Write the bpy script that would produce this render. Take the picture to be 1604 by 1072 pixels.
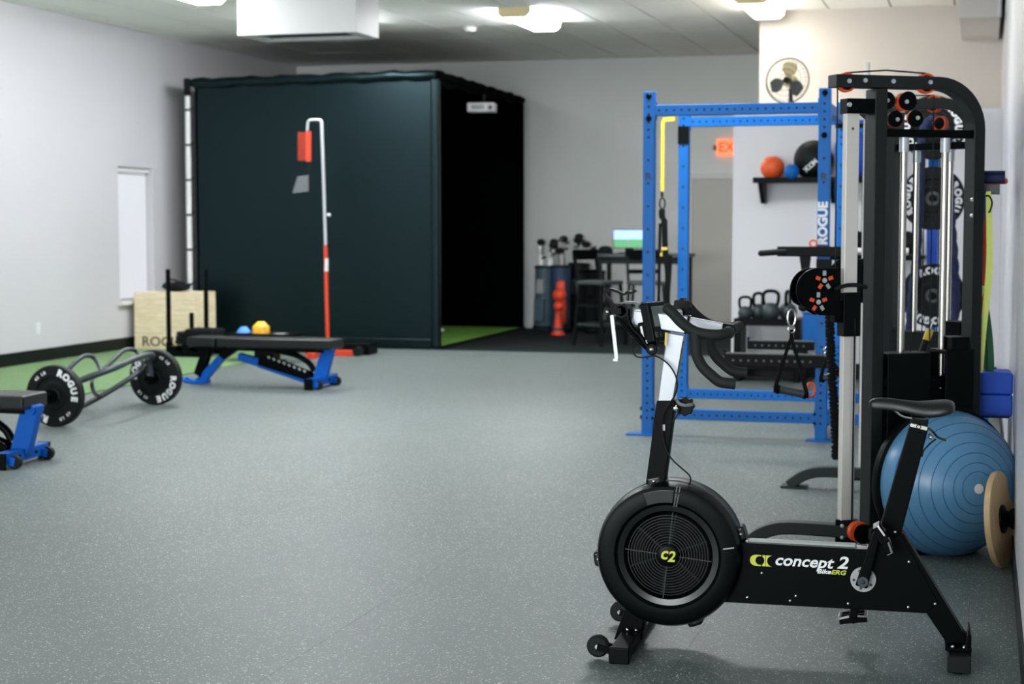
import bpy, bmesh, math, random
from mathutils import Vector, Matrix, Euler
random.seed(7)
for _o in list(bpy.data.objects): bpy.data.objects.remove(_o)
S = bpy.context.scene
COL = S.collection
PI = math.pi
R = math.radians

# ------------------------------------------------------------------ camera
FPX, CAMH, HY, VX = 2620.0, 1.44, 345.0, 1540.0        # measured on the 1604x1072 frame
PITCH = math.atan2(536-HY, FPX)
YAW = math.atan2(VX-802, math.hypot(FPX, 536-HY))
cam = bpy.data.cameras.new('camera'); camo = bpy.data.objects.new('camera', cam); COL.objects.link(camo)
camo.location = (0, 0, CAMH); camo.rotation_euler = (PI/2-PITCH, 0, YAW)
cam.sensor_width = 36; cam.lens = FPX/1604*36; cam.clip_start = 0.02; cam.clip_end = 200
cam.dof.use_dof = True; cam.dof.focus_distance = 5.65; cam.dof.aperture_fstop = 4.0
S.camera = camo
# ------------------------------------------------------------------ light
S.view_settings.view_transform = 'Standard'; S.view_settings.look = 'None'
S.view_settings.gamma = 1; S.view_settings.use_curve_mapping = False
S.view_settings.exposure = 0.58
W = bpy.data.worlds.new('World'); S.world = W; W.use_nodes = True
W.node_tree.nodes['Background'].inputs[0].default_value = (0.75, 0.85, 1, 1)
W.node_tree.nodes['Background'].inputs[1].default_value = 1.0
LAMP_E = 52.0          # radiance of the ceiling light lenses
def daylight(name, x0, x1, z0, z1, y, power):
    l = bpy.data.lights.new(name, 'AREA'); l.shape = 'RECTANGLE'; l.size = x1-x0; l.size_y = z1-z0
    l.energy = power; l.color = (0.94, 0.985, 0.98)
    o = bpy.data.objects.new(name, l); COL.objects.link(o)
    o.location = ((x0+x1)/2, y, (z0+z1)/2); o.rotation_euler = (PI/2, 0, PI)   # shines towards +Y
    o.rotation_euler = Vector((0, 1, -0.08)).to_track_quat('-Z', 'Z').to_euler()
daylight('daylight', -8.2, -6.2, 0.7, 2.7, -3.6, 170)
daylight('daylight', -5.6, -3.6, 0.7, 2.7, -3.6, 170)
daylight('daylight', -3.0, -1.0, 0.7, 2.7, -3.6, 150)

# ------------------------------------------------------------------ photo ray helpers
_F = Vector((-math.sin(YAW), math.cos(YAW), 0)); _Rt = Vector((math.cos(YAW), math.sin(YAW), 0)); _Up = Vector((0, 0, 1))
_Fw = _F*math.cos(PITCH)-_Up*math.sin(PITCH); _Uw = _F*math.sin(PITCH)+_Up*math.cos(PITCH)
CAMP = Vector((0, 0, CAMH))
def ray(x, y): return _Fw*FPX + _Rt*(x-802) + _Uw*(536-y)
def at_z(x, y, z=0.0):
    d = ray(x, y); return CAMP + d*((z-CAMH)/d.z)
def at_y(x, y, Y):
    d = ray(x, y); return CAMP + d*(Y/d.y)
def at_x(x, y, X):
    d = ray(x, y); return CAMP + d*(X/d.x)
class Plane:
    """vertical measuring plane through loc, turned rot about z; p() gives coordinates local to it"""
    def __init__(s, loc, rot):
        s.M = Matrix.Translation(Vector(loc)) @ Matrix.Rotation(rot, 4, 'Z'); s.I = s.M.inverted()
    def p(s, x, y, off=0.0):
        o = s.I @ CAMP; d = s.I.to_3x3() @ ray(x, y); return o + d*((off-o.y)/d.y)
    def poly(s, pts, off=0.0):
        return [(q.x, q.z) for q in (s.p(x, y, off) for x, y in pts)]

# ------------------------------------------------------------------ materials
def lin(c):
    return tuple(((v/255)/12.92 if v/255 <= 0.04045 else (((v/255)+0.055)/1.055)**2.4) for v in c)
def mat(name, rgb, rough=0.5, metal=0.0, var=0.06, scale=30.0, bump=0.0, bscale=200.0, spec=0.5, coat=0.0, emit=None, estr=0.0):
    m = bpy.data.materials.new(name); m.use_nodes = True
    nt = m.node_tree; b = nt.nodes['Principled BSDF']; c = lin(rgb)
    b.inputs['Roughness'].default_value = rough; b.inputs['Metallic'].default_value = metal
    b.inputs['Specular IOR Level'].default_value = spec
    if coat: b.inputs['Coat Weight'].default_value = coat; b.inputs['Coat Roughness'].default_value = 0.15
    tc = nt.nodes.new('ShaderNodeTexCoord')
    n = nt.nodes.new('ShaderNodeTexNoise'); n.inputs['Scale'].default_value = scale; n.inputs['Detail'].default_value = 4
    nt.links.new(tc.outputs['Object'], n.inputs['Vector'])
    r = nt.nodes.new('ShaderNodeMix'); r.data_type = 'RGBA'
    r.inputs[6].default_value = tuple(v*(1-var) for v in c)+(1,); r.inputs[7].default_value = tuple(min(1, v*(1+var)) for v in c)+(1,)
    nt.links.new(n.outputs['Fac'], r.inputs[0]); nt.links.new(r.outputs[2], b.inputs['Base Color'])
    if bump:
        n2 = nt.nodes.new('ShaderNodeTexNoise'); n2.inputs['Scale'].default_value = bscale; n2.inputs['Detail'].default_value = 3
        nt.links.new(tc.outputs['Object'], n2.inputs['Vector'])
        bp = nt.nodes.new('ShaderNodeBump'); bp.inputs['Strength'].default_value = bump; bp.inputs['Distance'].default_value = 0.01
        nt.links.new(n2.outputs['Fac'], bp.inputs['Height']); nt.links.new(bp.outputs[0], b.inputs['Normal'])
    if emit:
        b.inputs['Emission Color'].default_value = lin(emit)+(1,); b.inputs['Emission Strength'].default_value = estr
    return m
M = {}
def defm(k, *a, **kw): M[k] = mat(k, *a, **kw)
defm('wall_paint', (190, 189, 193), 0.55, var=0.015, scale=3, bump=0.03, bscale=150)
defm('partition_paint', (226, 225, 228), 0.55, var=0.015, scale=3, bump=0.03, bscale=150)
defm('wall_grey', (214, 218, 216), 0.6, var=0.015, scale=3)
defm('wall_cream', (196, 190, 184), 0.6, var=0.015, scale=3)
defm('wall_gloss', (216, 216, 220), 0.28, var=0.02, scale=6, bump=0.08, bscale=9)
defm('ceiling_tile', (238, 239, 233), 0.85, var=0.05, scale=8, bump=0.2, bscale=90)
defm('ceiling_grid', (60, 62, 60), 0.8)
defm('door_paint', (186, 184, 176), 0.5, var=0.02)
defm('white', (206, 206, 206), 0.45, var=0.02)
defm('white_plastic', (220, 220, 220), 0.35, var=0.02)
defm('foam_grip', (17, 23, 25), 0.7, bump=0.06, bscale=400, spec=0.35)
defm('display_grey', (112, 120, 118), 0.3)
defm('base_black', (6, 13, 13), 0.5, spec=0.25)
defm('black_metal', (1, 4, 5), 0.38, spec=0.07, bump=0.03, bscale=500)
defm('black_gloss', (4, 8, 9), 0.2, spec=0.4, coat=0.15)
defm('black_plastic', (2, 6, 7), 0.38, spec=0.1)
defm('black_rubber', (9, 14, 15), 0.6, spec=0.25, bump=0.06, bscale=400)
defm('black_fabric', (10, 14, 15), 0.85, spec=0.2, bump=0.2, bscale=300)
defm('net_vinyl', (2, 9, 11), 0.37, spec=0.3, var=0.1, scale=2, bump=0.06, bscale=120)
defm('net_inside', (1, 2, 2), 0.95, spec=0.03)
defm('pad', (10, 16, 17), 0.36, spec=0.4, bump=0.05, bscale=250)
defm('grey_post', (12, 20, 22), 0.45, spec=0.3, bump=0.05, bscale=600)
defm('dark_grey', (60, 66, 68), 0.5)
defm('steel', (196, 196, 192), 0.22, metal=1.0, var=0.04)
defm('chrome', (178, 175, 168), 0.24, metal=1.0, var=0.04, scale=8)
defm('brushed', (212, 209, 204), 0.32, metal=0.2, var=0.05, scale=6)
defm('silver', (182, 186, 193), 0.35, metal=0.3, var=0.03)
defm('silver_grey', (164, 168, 170), 0.4, var=0.03)
defm('blue', (3, 94, 170), 0.42, var=0.06, scale=12, spec=0.2)
defm('blue_bench', (4, 88, 182), 0.42, var=0.06, scale=12, spec=0.2)
defm('blue_ball', (82, 132, 170), 0.3, var=0.12, scale=9)
defm('blue_dark', (52, 96, 150), 0.3, var=0.1)
defm('blue_foam', (20, 70, 176), 0.7, var=0.05, bump=0.05, bscale=300)
defm('navy', (14, 28, 66), 0.8, bump=0.3, bscale=90)
defm('orange', (226, 84, 40), 0.4, var=0.06)
defm('orange_ball', (232, 92, 38), 0.45, var=0.06)
defm('red', (206, 62, 34), 0.42, var=0.06)
defm('yellow', (232, 196, 60), 0.5)
defm('cone_yellow', (240, 182, 52), 0.5)
defm('cone_blue', (74, 140, 226), 0.5)
defm('lime', (206, 216, 116), 0.6)
defm('lime_print', (202, 208, 72), 0.4)
defm('green', (34, 96, 62), 0.6)
defm('white_print', (232, 234, 236), 0.5)
defm('dark_print', (16, 24, 52), 0.5)
defm('carpet_dark', (14, 24, 25), 0.9, var=0.15, scale=200, spec=0.2)
defm('gun', (58, 66, 69), 0.42, metal=0.3)
defm('cream', (226, 208, 160), 0.5)
defm('burn', (66, 46, 26), 0.7)
defm('skin_red', (232, 72, 38), 0.5)
defm('teal', (74, 96, 108), 0.5, var=0.25, scale=10)
defm('bag_blue', (40, 62, 92), 0.6, var=0.2, scale=10)
defm('lens', (255, 255, 255), 0.4, emit=(247, 250, 254), estr=LAMP_E)
defm('lens_dim', (255, 255, 255), 0.4, emit=(255, 247, 232), estr=LAMP_E*0.27)  # lens with its glow turned down so the cream wall isn't washed out
defm('blind', (188, 188, 193), 0.6, var=0.01, emit=(235, 238, 248), estr=0.2)
defm('exit_face', (250, 130, 90), 0.5, emit=(255, 120, 70), estr=0.9)
defm('exit_letter', (220, 40, 20), 0.5, emit=(255, 60, 30), estr=0.9)
defm('screen_sky', (150, 180, 240), 0.3, emit=(150, 185, 250), estr=0.8)
defm('screen_green', (70, 140, 90), 0.3, emit=(80, 150, 100), estr=0.6)

def wood_mat(name, a, b_, sc):
    m = bpy.data.materials.new(name); m.use_nodes = True; nt = m.node_tree; b = nt.nodes['Principled BSDF']
    tc = nt.nodes.new('ShaderNodeTexCoord'); mp = nt.nodes.new('ShaderNodeMapping'); mp.inputs['Scale'].default_value = sc
    w = nt.nodes.new('ShaderNodeTexNoise'); w.inputs['Scale'].default_value = 3; w.inputs['Detail'].default_value = 6; w.inputs['Distortion'].default_value = 1.5
    r = nt.nodes.new('ShaderNodeValToRGB'); r.color_ramp.elements[0].color = lin(a)+(1,); r.color_ramp.elements[1].color = lin(b_)+(1,)
    r.color_ramp.elements[0].position = 0.35; r.color_ramp.elements[1].position = 0.65
    nt.links.new(tc.outputs['Object'], mp.inputs[0]); nt.links.new(mp.outputs[0], w.inputs['Vector'])
    nt.links.new(w.outputs['Fac'], r.inputs[0]); nt.links.new(r.outputs[0], b.inputs['Base Color']); b.inputs['Roughness'].default_value = 0.5
    M[name] = m
wood_mat('plywood', (216, 198, 162), (234, 220, 190), (1, 1, 7))
wood_mat('board_wood', (196, 164, 120), (214, 186, 146), (1, 6, 1))

M['net_vinyl'].node_tree.nodes['Principled BSDF'].inputs['Specular Tint'].default_value = (.55, .9, 1, 1)
def rubber_floor(name, base, fleck):
    m = bpy.data.materials.new(name); m.use_nodes = True; nt = m.node_tree; b = nt.nodes['Principled BSDF']; L = nt.links
    tc = nt.nodes.new('ShaderNodeTexCoord')
    big = nt.nodes.new('ShaderNodeTexNoise'); big.inputs['Scale'].default_value = 1.3; big.inputs['Detail'].default_value = 5
    L.new(tc.outputs['Object'], big.inputs['Vector'])
    mx = nt.nodes.new('ShaderNodeMix'); mx.data_type = 'RGBA'; c = lin(base)
    mx.inputs[6].default_value = tuple(v*0.86 for v in c)+(1,); mx.inputs[7].default_value = tuple(v*1.14 for v in c)+(1,)
    L.new(big.outputs['Fac'], mx.inputs[0])
    v = nt.nodes.new('ShaderNodeTexVoronoi'); v.inputs['Scale'].default_value = 125
    L.new(tc.outputs['Object'], v.inputs['Vector'])
    sep = nt.nodes.new('ShaderNodeSeparateColor'); L.new(v.outputs['Color'], sep.inputs[0])
    siz = nt.nodes.new('ShaderNodeMath'); siz.operation = 'MULTIPLY_ADD'; siz.inputs[1].default_value = 0.55; siz.inputs[2].default_value = -0.1
    L.new(sep.outputs[0], siz.inputs[0])
    lt = nt.nodes.new('ShaderNodeMath'); lt.operation = 'LESS_THAN'; L.new(v.outputs['Distance'], lt.inputs[0]); L.new(siz.outputs[0], lt.inputs[1])
    fr = nt.nodes.new('ShaderNodeMath'); fr.operation = 'MULTIPLY'; L.new(lt.outputs[0], fr.inputs[0]); L.new(sep.outputs[1], fr.inputs[1])
    m2 = nt.nodes.new('ShaderNodeMix'); m2.data_type = 'RGBA'; m2.inputs[7].default_value = lin(fleck)+(1,)
    L.new(fr.outputs[0], m2.inputs[0]); L.new(mx.outputs[2], m2.inputs[6]); L.new(m2.outputs[2], b.inputs['Base Color'])
    b.inputs['Roughness'].default_value = 0.47; b.inputs['Specular IOR Level'].default_value = 0.42
    bn = nt.nodes.new('ShaderNodeTexNoise'); bn.inputs['Scale'].default_value = 160; bn.inputs['Detail'].default_value = 2
    L.new(tc.outputs['Object'], bn.inputs['Vector'])
    bp = nt.nodes.new('ShaderNodeBump'); bp.inputs['Strength'].default_value = 0.25; bp.inputs['Distance'].default_value = 0.004
    L.new(bn.outputs['Fac'], bp.inputs['Height']); L.new(bp.outputs[0], b.inputs['Normal'])
    M[name] = m
rubber_floor('rubber', (87, 96, 94), (206, 214, 212))
def turf_mat(name, a, b_):
    m = bpy.data.materials.new(name); m.use_nodes = True; nt = m.node_tree; b = nt.nodes['Principled BSDF']; L = nt.links
    tc = nt.nodes.new('ShaderNodeTexCoord'); n = nt.nodes.new('ShaderNodeTexNoise'); n.inputs['Scale'].default_value = 60; n.inputs['Detail'].default_value = 6
    L.new(tc.outputs['Object'], n.inputs['Vector'])
    r = nt.nodes.new('ShaderNodeValToRGB'); r.color_ramp.elements[0].color = lin(a)+(1,); r.color_ramp.elements[1].color = lin(b_)+(1,)
    r.color_ramp.elements[0].position = 0.3; r.color_ramp.elements[1].position = 0.7
    L.new(n.outputs['Fac'], r.inputs[0]); L.new(r.outputs[0], b.inputs['Base Color'])
    b.inputs['Roughness'].default_value = 0.8; b.inputs['Specular IOR Level'].default_value = 0.25
    bp = nt.nodes.new('ShaderNodeBump'); bp.inputs['Strength'].default_value = 0.6; bp.inputs['Distance'].default_value = 0.01
    L.new(n.outputs['Fac'], bp.inputs['Height']); L.new(bp.outputs[0], b.inputs['Normal']); M[name] = m
turf_mat('turf', (84, 112, 74), (118, 146, 102))
turf_mat('turf_bright', (70, 112, 40), (104, 150, 62))

# ------------------------------------------------------------------ mesh builder
class MB:
    def __init__(s, xf=None): s.v = []; s.f = []; s.xf = xf
    def add(s, vs, fs):
        n = len(s.v)
        for p in vs:
            p = Vector(p); s.v.append(s.xf @ p if s.xf else p)
        s.f += [tuple(i+n for i in f) for f in fs]; return s
    def box(s, c, d, rot=None):
        x, y, z = d[0]/2, d[1]/2, d[2]/2; c = Vector(c)
        vs = [Vector((a*x, b*y, e*z)) for e in (-1, 1) for b in (-1, 1) for a in (-1, 1)]
        if rot is not None: vs = [rot @ q for q in vs]
        return s.add([c+q for q in vs], [(0, 2, 3, 1), (4, 5, 7, 6), (0, 1, 5, 4), (2, 6, 7, 3), (0, 4, 6, 2), (1, 3, 7, 5)])
    def bx(s, x0, x1, y0, y1, z0, z1): return s.box(((x0+x1)/2, (y0+y1)/2, (z0+z1)/2), (x1-x0, y1-y0, z1-z0))
    def bar(s, p0, p1, w, h, up=(0, 0, 1)):
        """rectangular bar from p0 to p1; w across, h along up"""
        p0, p1 = Vector(p0), Vector(p1); d = p1-p0; L = d.length; d.normalize(); up = Vector(up)
        if abs(d.dot(up)) > 0.99: up = Vector((0, 1, 0))
        side = d.cross(up).normalized(); u2 = side.cross(d)
        m = Matrix((d, side, u2)).transposed()
        return s.box((p0+p1)/2, (L, w, h), m)
    def cyl(s, p0, p1, r0, r1=None, n=16):
        p0, p1 = Vector(p0), Vector(p1); r1 = r0 if r1 is None else r1
        d = (p1-p0).normalized(); a = d.orthogonal().normalized(); b = d.cross(a)
        vs = []
        for p, r in ((p0, r0), (p1, r1)):
            for i in range(n):
                t = 2*PI*i/n; vs.append(p+(a*math.cos(t)+b*math.sin(t))*r)
        fs = [(i, (i+1) % n, n+(i+1) % n, n+i) for i in range(n)]
        fs += [tuple(range(n))[::-1], tuple(range(n, 2*n))]
        return s.add(vs, fs)
    def tube(s, pts, r, n=10, closed=False, flat=1.0):
        pts = [Vector(p) for p in pts]; N = len(pts); rs = r if isinstance(r, (list, tuple)) else [r]*N
        tang = []
        for i in range(N):
            if closed: t = pts[(i+1) % N]-pts[i-1]
            else: t = pts[min(i+1, N-1)]-pts[max(i-1, 0)]
            tang.append(t.normalized())
        a = tang[0].orthogonal().normalized(); vs = []
        for i in range(N):
            if i:
                ax = tang[i-1].cross(tang[i])
                if ax.length > 1e-7: a = Matrix.Rotation(tang[i-1].angle(tang[i]), 3, ax.normalized()) @ a
            a = (a-tang[i]*a.dot(tang[i])).normalized(); b = tang[i].cross(a)
            for k in range(n):
                t = 2*PI*k/n; vs.append(pts[i]+(a*math.cos(t)+b*math.sin(t)*flat)*rs[i])
        fs = []
        for i in range(N if closed else N-1):
            j = (i+1) % N
            for k in range(n): fs.append((i*n+k, i*n+(k+1) % n, j*n+(k+1) % n, j*n+k))
        if not closed: fs += [tuple(range(n))[::-1], tuple(range((N-1)*n, N*n))]
        return s.add(vs, fs)
    def ribbon(s, pts, w, th, wdir=(0, 1, 0)):
        """flat strap along pts, w wide along wdir, th thick"""
        pts = [Vector(p) for p in pts]; N = len(pts); wd = Vector(wdir).normalized(); vs = []
        ws = w if isinstance(w, (list, tuple)) else [w]*N
        for i in range(N):
            t = (pts[min(i+1, N-1)]-pts[max(i-1, 0)]).normalized(); nn = t.cross(wd).normalized()
            for a, b in ((-1, -1), (1, -1), (1, 1), (-1, 1)): vs.append(pts[i]+wd*(a*ws[i]/2)+nn*(b*th/2))
        fs = []
        for i in range(N-1):
            for k in range(4): fs.append((i*4+k, i*4+(k+1) % 4, i*4+4+(k+1) % 4, i*4+4+k))
        fs += [(3, 2, 1, 0), tuple(range((N-1)*4, N*4))]
        return s.add(vs, fs)
    def lathe(s, prof, c=(0, 0, 0), axis=(0, 0, 1), n=32):
        """prof: (radius, height along axis)"""
        c = Vector(c); d = Vector(axis).normalized(); a = d.orthogonal().normalized(); b = d.cross(a); vs = []; fs = []
        for r, h in prof:
            for i in range(n):
                t = 2*PI*i/n; vs.append(c+d*h+(a*math.cos(t)+b*math.sin(t))*max(r, 1e-5))
        for j in range(len(prof)-1):
            for i in range(n): fs.append((j*n+i, j*n+(i+1) % n, j*n+n+(i+1) % n, j*n+n+i))
        if prof[0][0] > 1e-4 and prof[0] != prof[-1]: fs.append(tuple(range(n))[::-1])
        if prof[-1][0] > 1e-4 and prof[0] != prof[-1]: fs.append(tuple(range((len(prof)-1)*n, len(prof)*n)))
        return s.add(vs, fs)
    def prism(s, poly, y0, y1):
        """2D polygon (x, z) pushed from y0 to y1"""
        n = len(poly); vs = [(x, y0, z) for x, z in poly]+[(x, y1, z) for x, z in poly]
        fs = [tuple(range(n)), tuple(range(n, 2*n))[::-1]]+[(i, i+n, (i+1) % n+n, (i+1) % n) for i in range(n)]
        return s.add(vs, fs)
    def sphere(s, c, r, n=24, m=14, sc=(1, 1, 1)):
        c = Vector(c); vs = []; fs = []
        for j in range(m+1):
            p = PI*j/m
            for i in range(n):
                t = 2*PI*i/n; vs.append(c+Vector((math.sin(p)*math.cos(t)*sc[0], math.sin(p)*math.sin(t)*sc[1], math.cos(p)*sc[2]))*r)
        for j in range(m):
            for i in range(n): fs.append((j*n+i, (j+1)*n+i, (j+1)*n+(i+1) % n, j*n+(i+1) % n))
        return s.add(vs, fs)
    def torus(s, c, axis, R_, r, n=32, k=8, sq=1.0):
        c = Vector(c); d = Vector(axis).normalized(); a = d.orthogonal().normalized(); b = d.cross(a); vs = []; fs = []
        for i in range(n):
            t = 2*PI*i/n; e = a*math.cos(t)+b*math.sin(t)
            for j in range(k):
                q = 2*PI*j/k; vs.append(c+e*(R_+r*math.cos(q))+d*(r*math.sin(q)*sq))
        for i in range(n):
            for j in range(k): fs.append((i*k+j, ((i+1) % n)*k+j, ((i+1) % n)*k+(j+1) % k, i*k+(j+1) % k))
        return s.add(vs, fs)
    def text(s, string, T, size=0.1, depth=0.001, shear=0.0, bold=0.0, align='CENTER', xs=1.0):
        cu = bpy.data.curves.new('t', 'FONT'); cu.body = string; cu.size = size; cu.extrude = depth; cu.shear = shear
        cu.offset = bold; cu.align_x = align; cu.align_y = 'CENTER'; cu.resolution_u = 3
        o = bpy.data.objects.new('t', cu); me = bpy.data.meshes.new_from_object(o)
        T = T @ Matrix.Diagonal((xs, 1, 1, 1))
        s.add([T @ v.co for v in me.vertices], [tuple(p.vertices) for p in me.polygons])
        bpy.data.objects.remove(o); bpy.data.curves.remove(cu); bpy.data.meshes.remove(me)
        return s
    def ring_text(s, string, T, radius, size, centre, adv=0.78, bold=0.0, depth=0.001):
        n = len(string)
        for i, ch in enumerate(string):
            a = centre+(i-(n-1)/2)*adv*size/radius
            s.text(ch, T @ Matrix.Rotation(-a, 4, 'Z') @ Matrix.Translation((0, radius, 0)), size, depth, bold=bold)
        return s
    def build(s, name, m, parent=None, bevel=0.0, kind=None, label=None, angle=38, seg=2, subdiv=0):
        me = bpy.data.meshes.new(name); me.from_pydata([tuple(p) for p in s.v], [], s.f)
        bm = bmesh.new(); bm.from_mesh(me); bmesh.ops.recalc_face_normals(bm, faces=bm.faces); bm.to_mesh(me); bm.free()
        for p in me.polygons: p.use_smooth = True
        if not bevel: me.set_sharp_from_angle(angle=R(angle))
        me.materials.append(M[m] if isinstance(m, str) else m)
        o = bpy.data.objects.new(name, me); COL.objects.link(o)
        if parent: o.parent = parent
        if bevel:
            b = o.modifiers.new('bevel', 'BEVEL'); b.width = bevel; b.segments = seg; b.limit_method = 'ANGLE'; b.angle_limit = R(40); b.harden_normals = True
        if subdiv:
            d = o.modifiers.new('sub', 'SUBSURF'); d.levels = d.render_levels = subdiv
        if kind: o['kind'] = kind
        if label: o['label'] = label
        return o
def thing(name, label, cat, loc=(0, 0, 0), rotz=0.0, group=None):
    o = bpy.data.objects.new(name, None); o.empty_display_size = 0.1; COL.objects.link(o)
    o.location = loc; o.rotation_euler = (0, 0, rotz); o['label'] = label; o['category'] = cat
    if group: o['group'] = group
    return o
def tag(o, label, cat, group=None):
    o['label'] = label; o['category'] = cat
    if group: o['group'] = group
    return o
def struct(o): o['kind'] = 'structure'; return o
def dup(root, loc, rotz=None, label=None, group=None):
    r = root.copy(); COL.objects.link(r); r.location = loc
    if rotz is not None: r.rotation_euler = (0, 0, rotz)
    if label: r['label'] = label
    if group: r['group'] = group
    for ch in list(root.children):
        c = ch.copy(); COL.objects.link(c); c.parent = r
        for g in list(ch.children):
            d = g.copy(); COL.objects.link(d); d.parent = c
    return r
def T3(x, y, z): return Matrix.Translation((x, y, z))
FACE = Matrix.Rotation(PI/2, 4, 'X')           # lettering that faces -Y
def arc(c, r, a0, a1, n):                       # 2D arc points
    return [(c[0]+r*math.cos(R(a0+(a1-a0)*i/n)), c[1]+r*math.sin(R(a0+(a1-a0)*i/n))) for i in range(n+1)]
def smooth(pts, k=4):                           # Catmull-Rom
    pts = [Vector(p) for p in pts]; out = []
    for i in range(len(pts)-1):
        p0 = pts[max(i-1, 0)]; p1 = pts[i]; p2 = pts[i+1]; p3 = pts[min(i+2, len(pts)-1)]
        for j in range(k):
            t = j/k; out.append(0.5*((2*p1)+(p2-p0)*t+(2*p0-5*p1+4*p2-p3)*t*t+(3*p1-p0-3*p2+p3)*t**3))
    out.append(pts[-1]); return out

# ================================================================== the room
XL, XR, YB, YF, ZC = -9.15, 0.15, 21.6, -3.2, 3.55
fl = struct(MB().bx(XL-.1, XR+.1, YF-.1, YB+.1, -.06, -.008).build('floor', 'base_black'))
xs = -0.93
edges = [XR]
while xs > XL: edges.append(xs); xs -= 1.22
edges.append(XL)
for a, b in zip(edges[1:], edges[:-1]):
    MB().bx(a+.0005, b-.0005, YF, 17.62, -.008, 0).build('rubber_roll', 'rubber', fl)
MB().bx(XL, XR, 17.622, YB, -.008, 0).build('dark_carpet', 'carpet_dark', fl)
g = MB().bx(XL, -7.12, 4.0, 17.62, 0.0, .012).build('turf_strip', 'turf', fl); g['label'] = 'green artificial turf strip'
# left wall with its window opening
wy0, wy1, wz0, wz1 = 16.58, 17.38, .55, 2.03
wl = MB(); wl.bx(XL-.14, XL, YF, wy0, 0, ZC).bx(XL-.14, XL, wy1, YB, 0, ZC).bx(XL-.14, XL, wy0, wy1, 0, wz0).bx(XL-.14, XL, wy0, wy1, wz1, ZC)
struct(wl.build('wall_left', 'wall_paint'))
w1 = struct(MB().bx(XL-.13, XL-.09, wy0, wy0+.05, wz0, wz1).bx(XL-.13, XL-.09, wy1-.05, wy1, wz0, wz1).bx(XL-.13, XL-.09, wy0, wy1, wz0, wz0+.05).bx(XL-.13, XL-.09, wy0, wy1, wz1-.05, wz1).build('window_1', 'white'))
MB().bx(XL-.08, XL-.072, wy0+.01, wy1-.05, wz0+.02, wz1-.03).build('roller_blind', 'blind', w1)
MB().bx(XL-.085, XL-.03, wy0+.01, wy1-.01, wz1-.06, wz1-.005).build('blind_cassette', 'white', w1)
MB().bx(XL-.09, XL+.05, wy0-.05, wy1+.05, wz0-.05, wz0).build('window_sill', 'white', w1, bevel=.004)
MB().bx(XL-.12, XL-.11, wy0+.05, wy1-.05, wz0+.05, wz1-.05).build('pane', 'blind', w1)
struct(MB().bx(XL, XL+.012, YF, 17.6, 0.0, .14).build('baseboard_left', 'base_black'))
struct(MB().bx(XL-.14, XR+.14, YB, YB+.1, 0, ZC).build('wall_back', 'wall_grey'))
struct(MB().bx(XR, XR+.1, YF, YB, 0, ZC).build('wall_right', 'wall_gloss'))
struct(MB().bx(XR-.008, XR, YF, 15.4, 0, .11).build('baseboard_right', 'base_black'))
PX = -2.22
struct(MB().bx(PX, XR, 15.4, 17.2, 0, 2.42).build('wall_partition', 'partition_paint'))
struct(MB().bx(PX, XR, 17.2, YB, 0, ZC).build('wall_upper', 'wall_cream'))
struct(MB().bx(PX-.01, XR-.01, 15.388, 15.4, 0, .14).build('baseboard_partition', 'base_black'))
struct(MB().bx(-.24, .11, 15.3, 17.2, 3.2, ZC).build('trim_1', 'wall_cream', bevel=.004))
struct(MB().cyl((.1, 15.28, 2.9+.3), (.1, 15.28, ZC), .018).build('trim_2', 'white'))
# front wall behind the viewer with three window openings
wf = MB()
xsn = [XL, -8.2, -6.2, -5.6, -3.6, -3.0, -1.0, XR]
for i in range(0, 8, 2): wf.bx(xsn[i], xsn[i+1], YF-.1, YF, 0, ZC)
for i in range(1, 7, 2): wf.bx(xsn[i], xsn[i+1], YF-.1, YF, 0, .7).bx(xsn[i], xsn[i+1], YF-.1, YF, 2.7, ZC)
struct(wf.build('wall_front', 'wall_paint'))
# ceiling with separate panels
ce = struct(MB().bx(XL-.1, XR+.1, YF-.1, YB+.1, ZC+.012, ZC+.08).build('ceiling', 'ceiling_grid'))
MB().bx(XL, XR, YF, 12.6, ZC, ZC+.012).build('ceiling_field', 'ceiling_tile', ce)
ti = None
nx = 0; x = XL
tx = [XL+.3+.61*i for i in range(16)]; tx = [XL]+[v for v in tx if v < XR-.1]+[XR]
ty = [12.6+1.22*i for i in range(8)]+[YB]
for i in range(len(tx)-1):
    for j in range(len(ty)-1):
        if tx[i] > PX-.1 and ty[j] > 17.1: continue
        o = MB().bx(tx[i]+.008, tx[i+1]-.008, ty[j]+.008, min(ty[j+1], YB)-.008, ZC-random.uniform(0, .002), ZC+.012)
        o.build('ceiling_tile', 'ceiling_tile', ce)
# door in the back wall
d1 = struct(MB().bx(-3.63, -2.5, YB-.02, YB-.001, .01, 1.97).build('door_1', 'door_paint'))
MB().bx(-3.72, -3.63, YB-.05, YB-.001, 0, 2.04).bx(-3.63, -2.6, YB-.05, YB-.001, 1.97, 2.04).build('door_frame', 'white', d1)
MB().cyl((-2.7, YB-.08, 1.0), (-2.7, YB-.02, 1.0), .03).build('door_knob', 'steel', d1)
struct(MB().bx(-5.5, -3.72, YB-.012, YB-.001, 0, .12).build('baseboard_back', 'base_black'))

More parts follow.
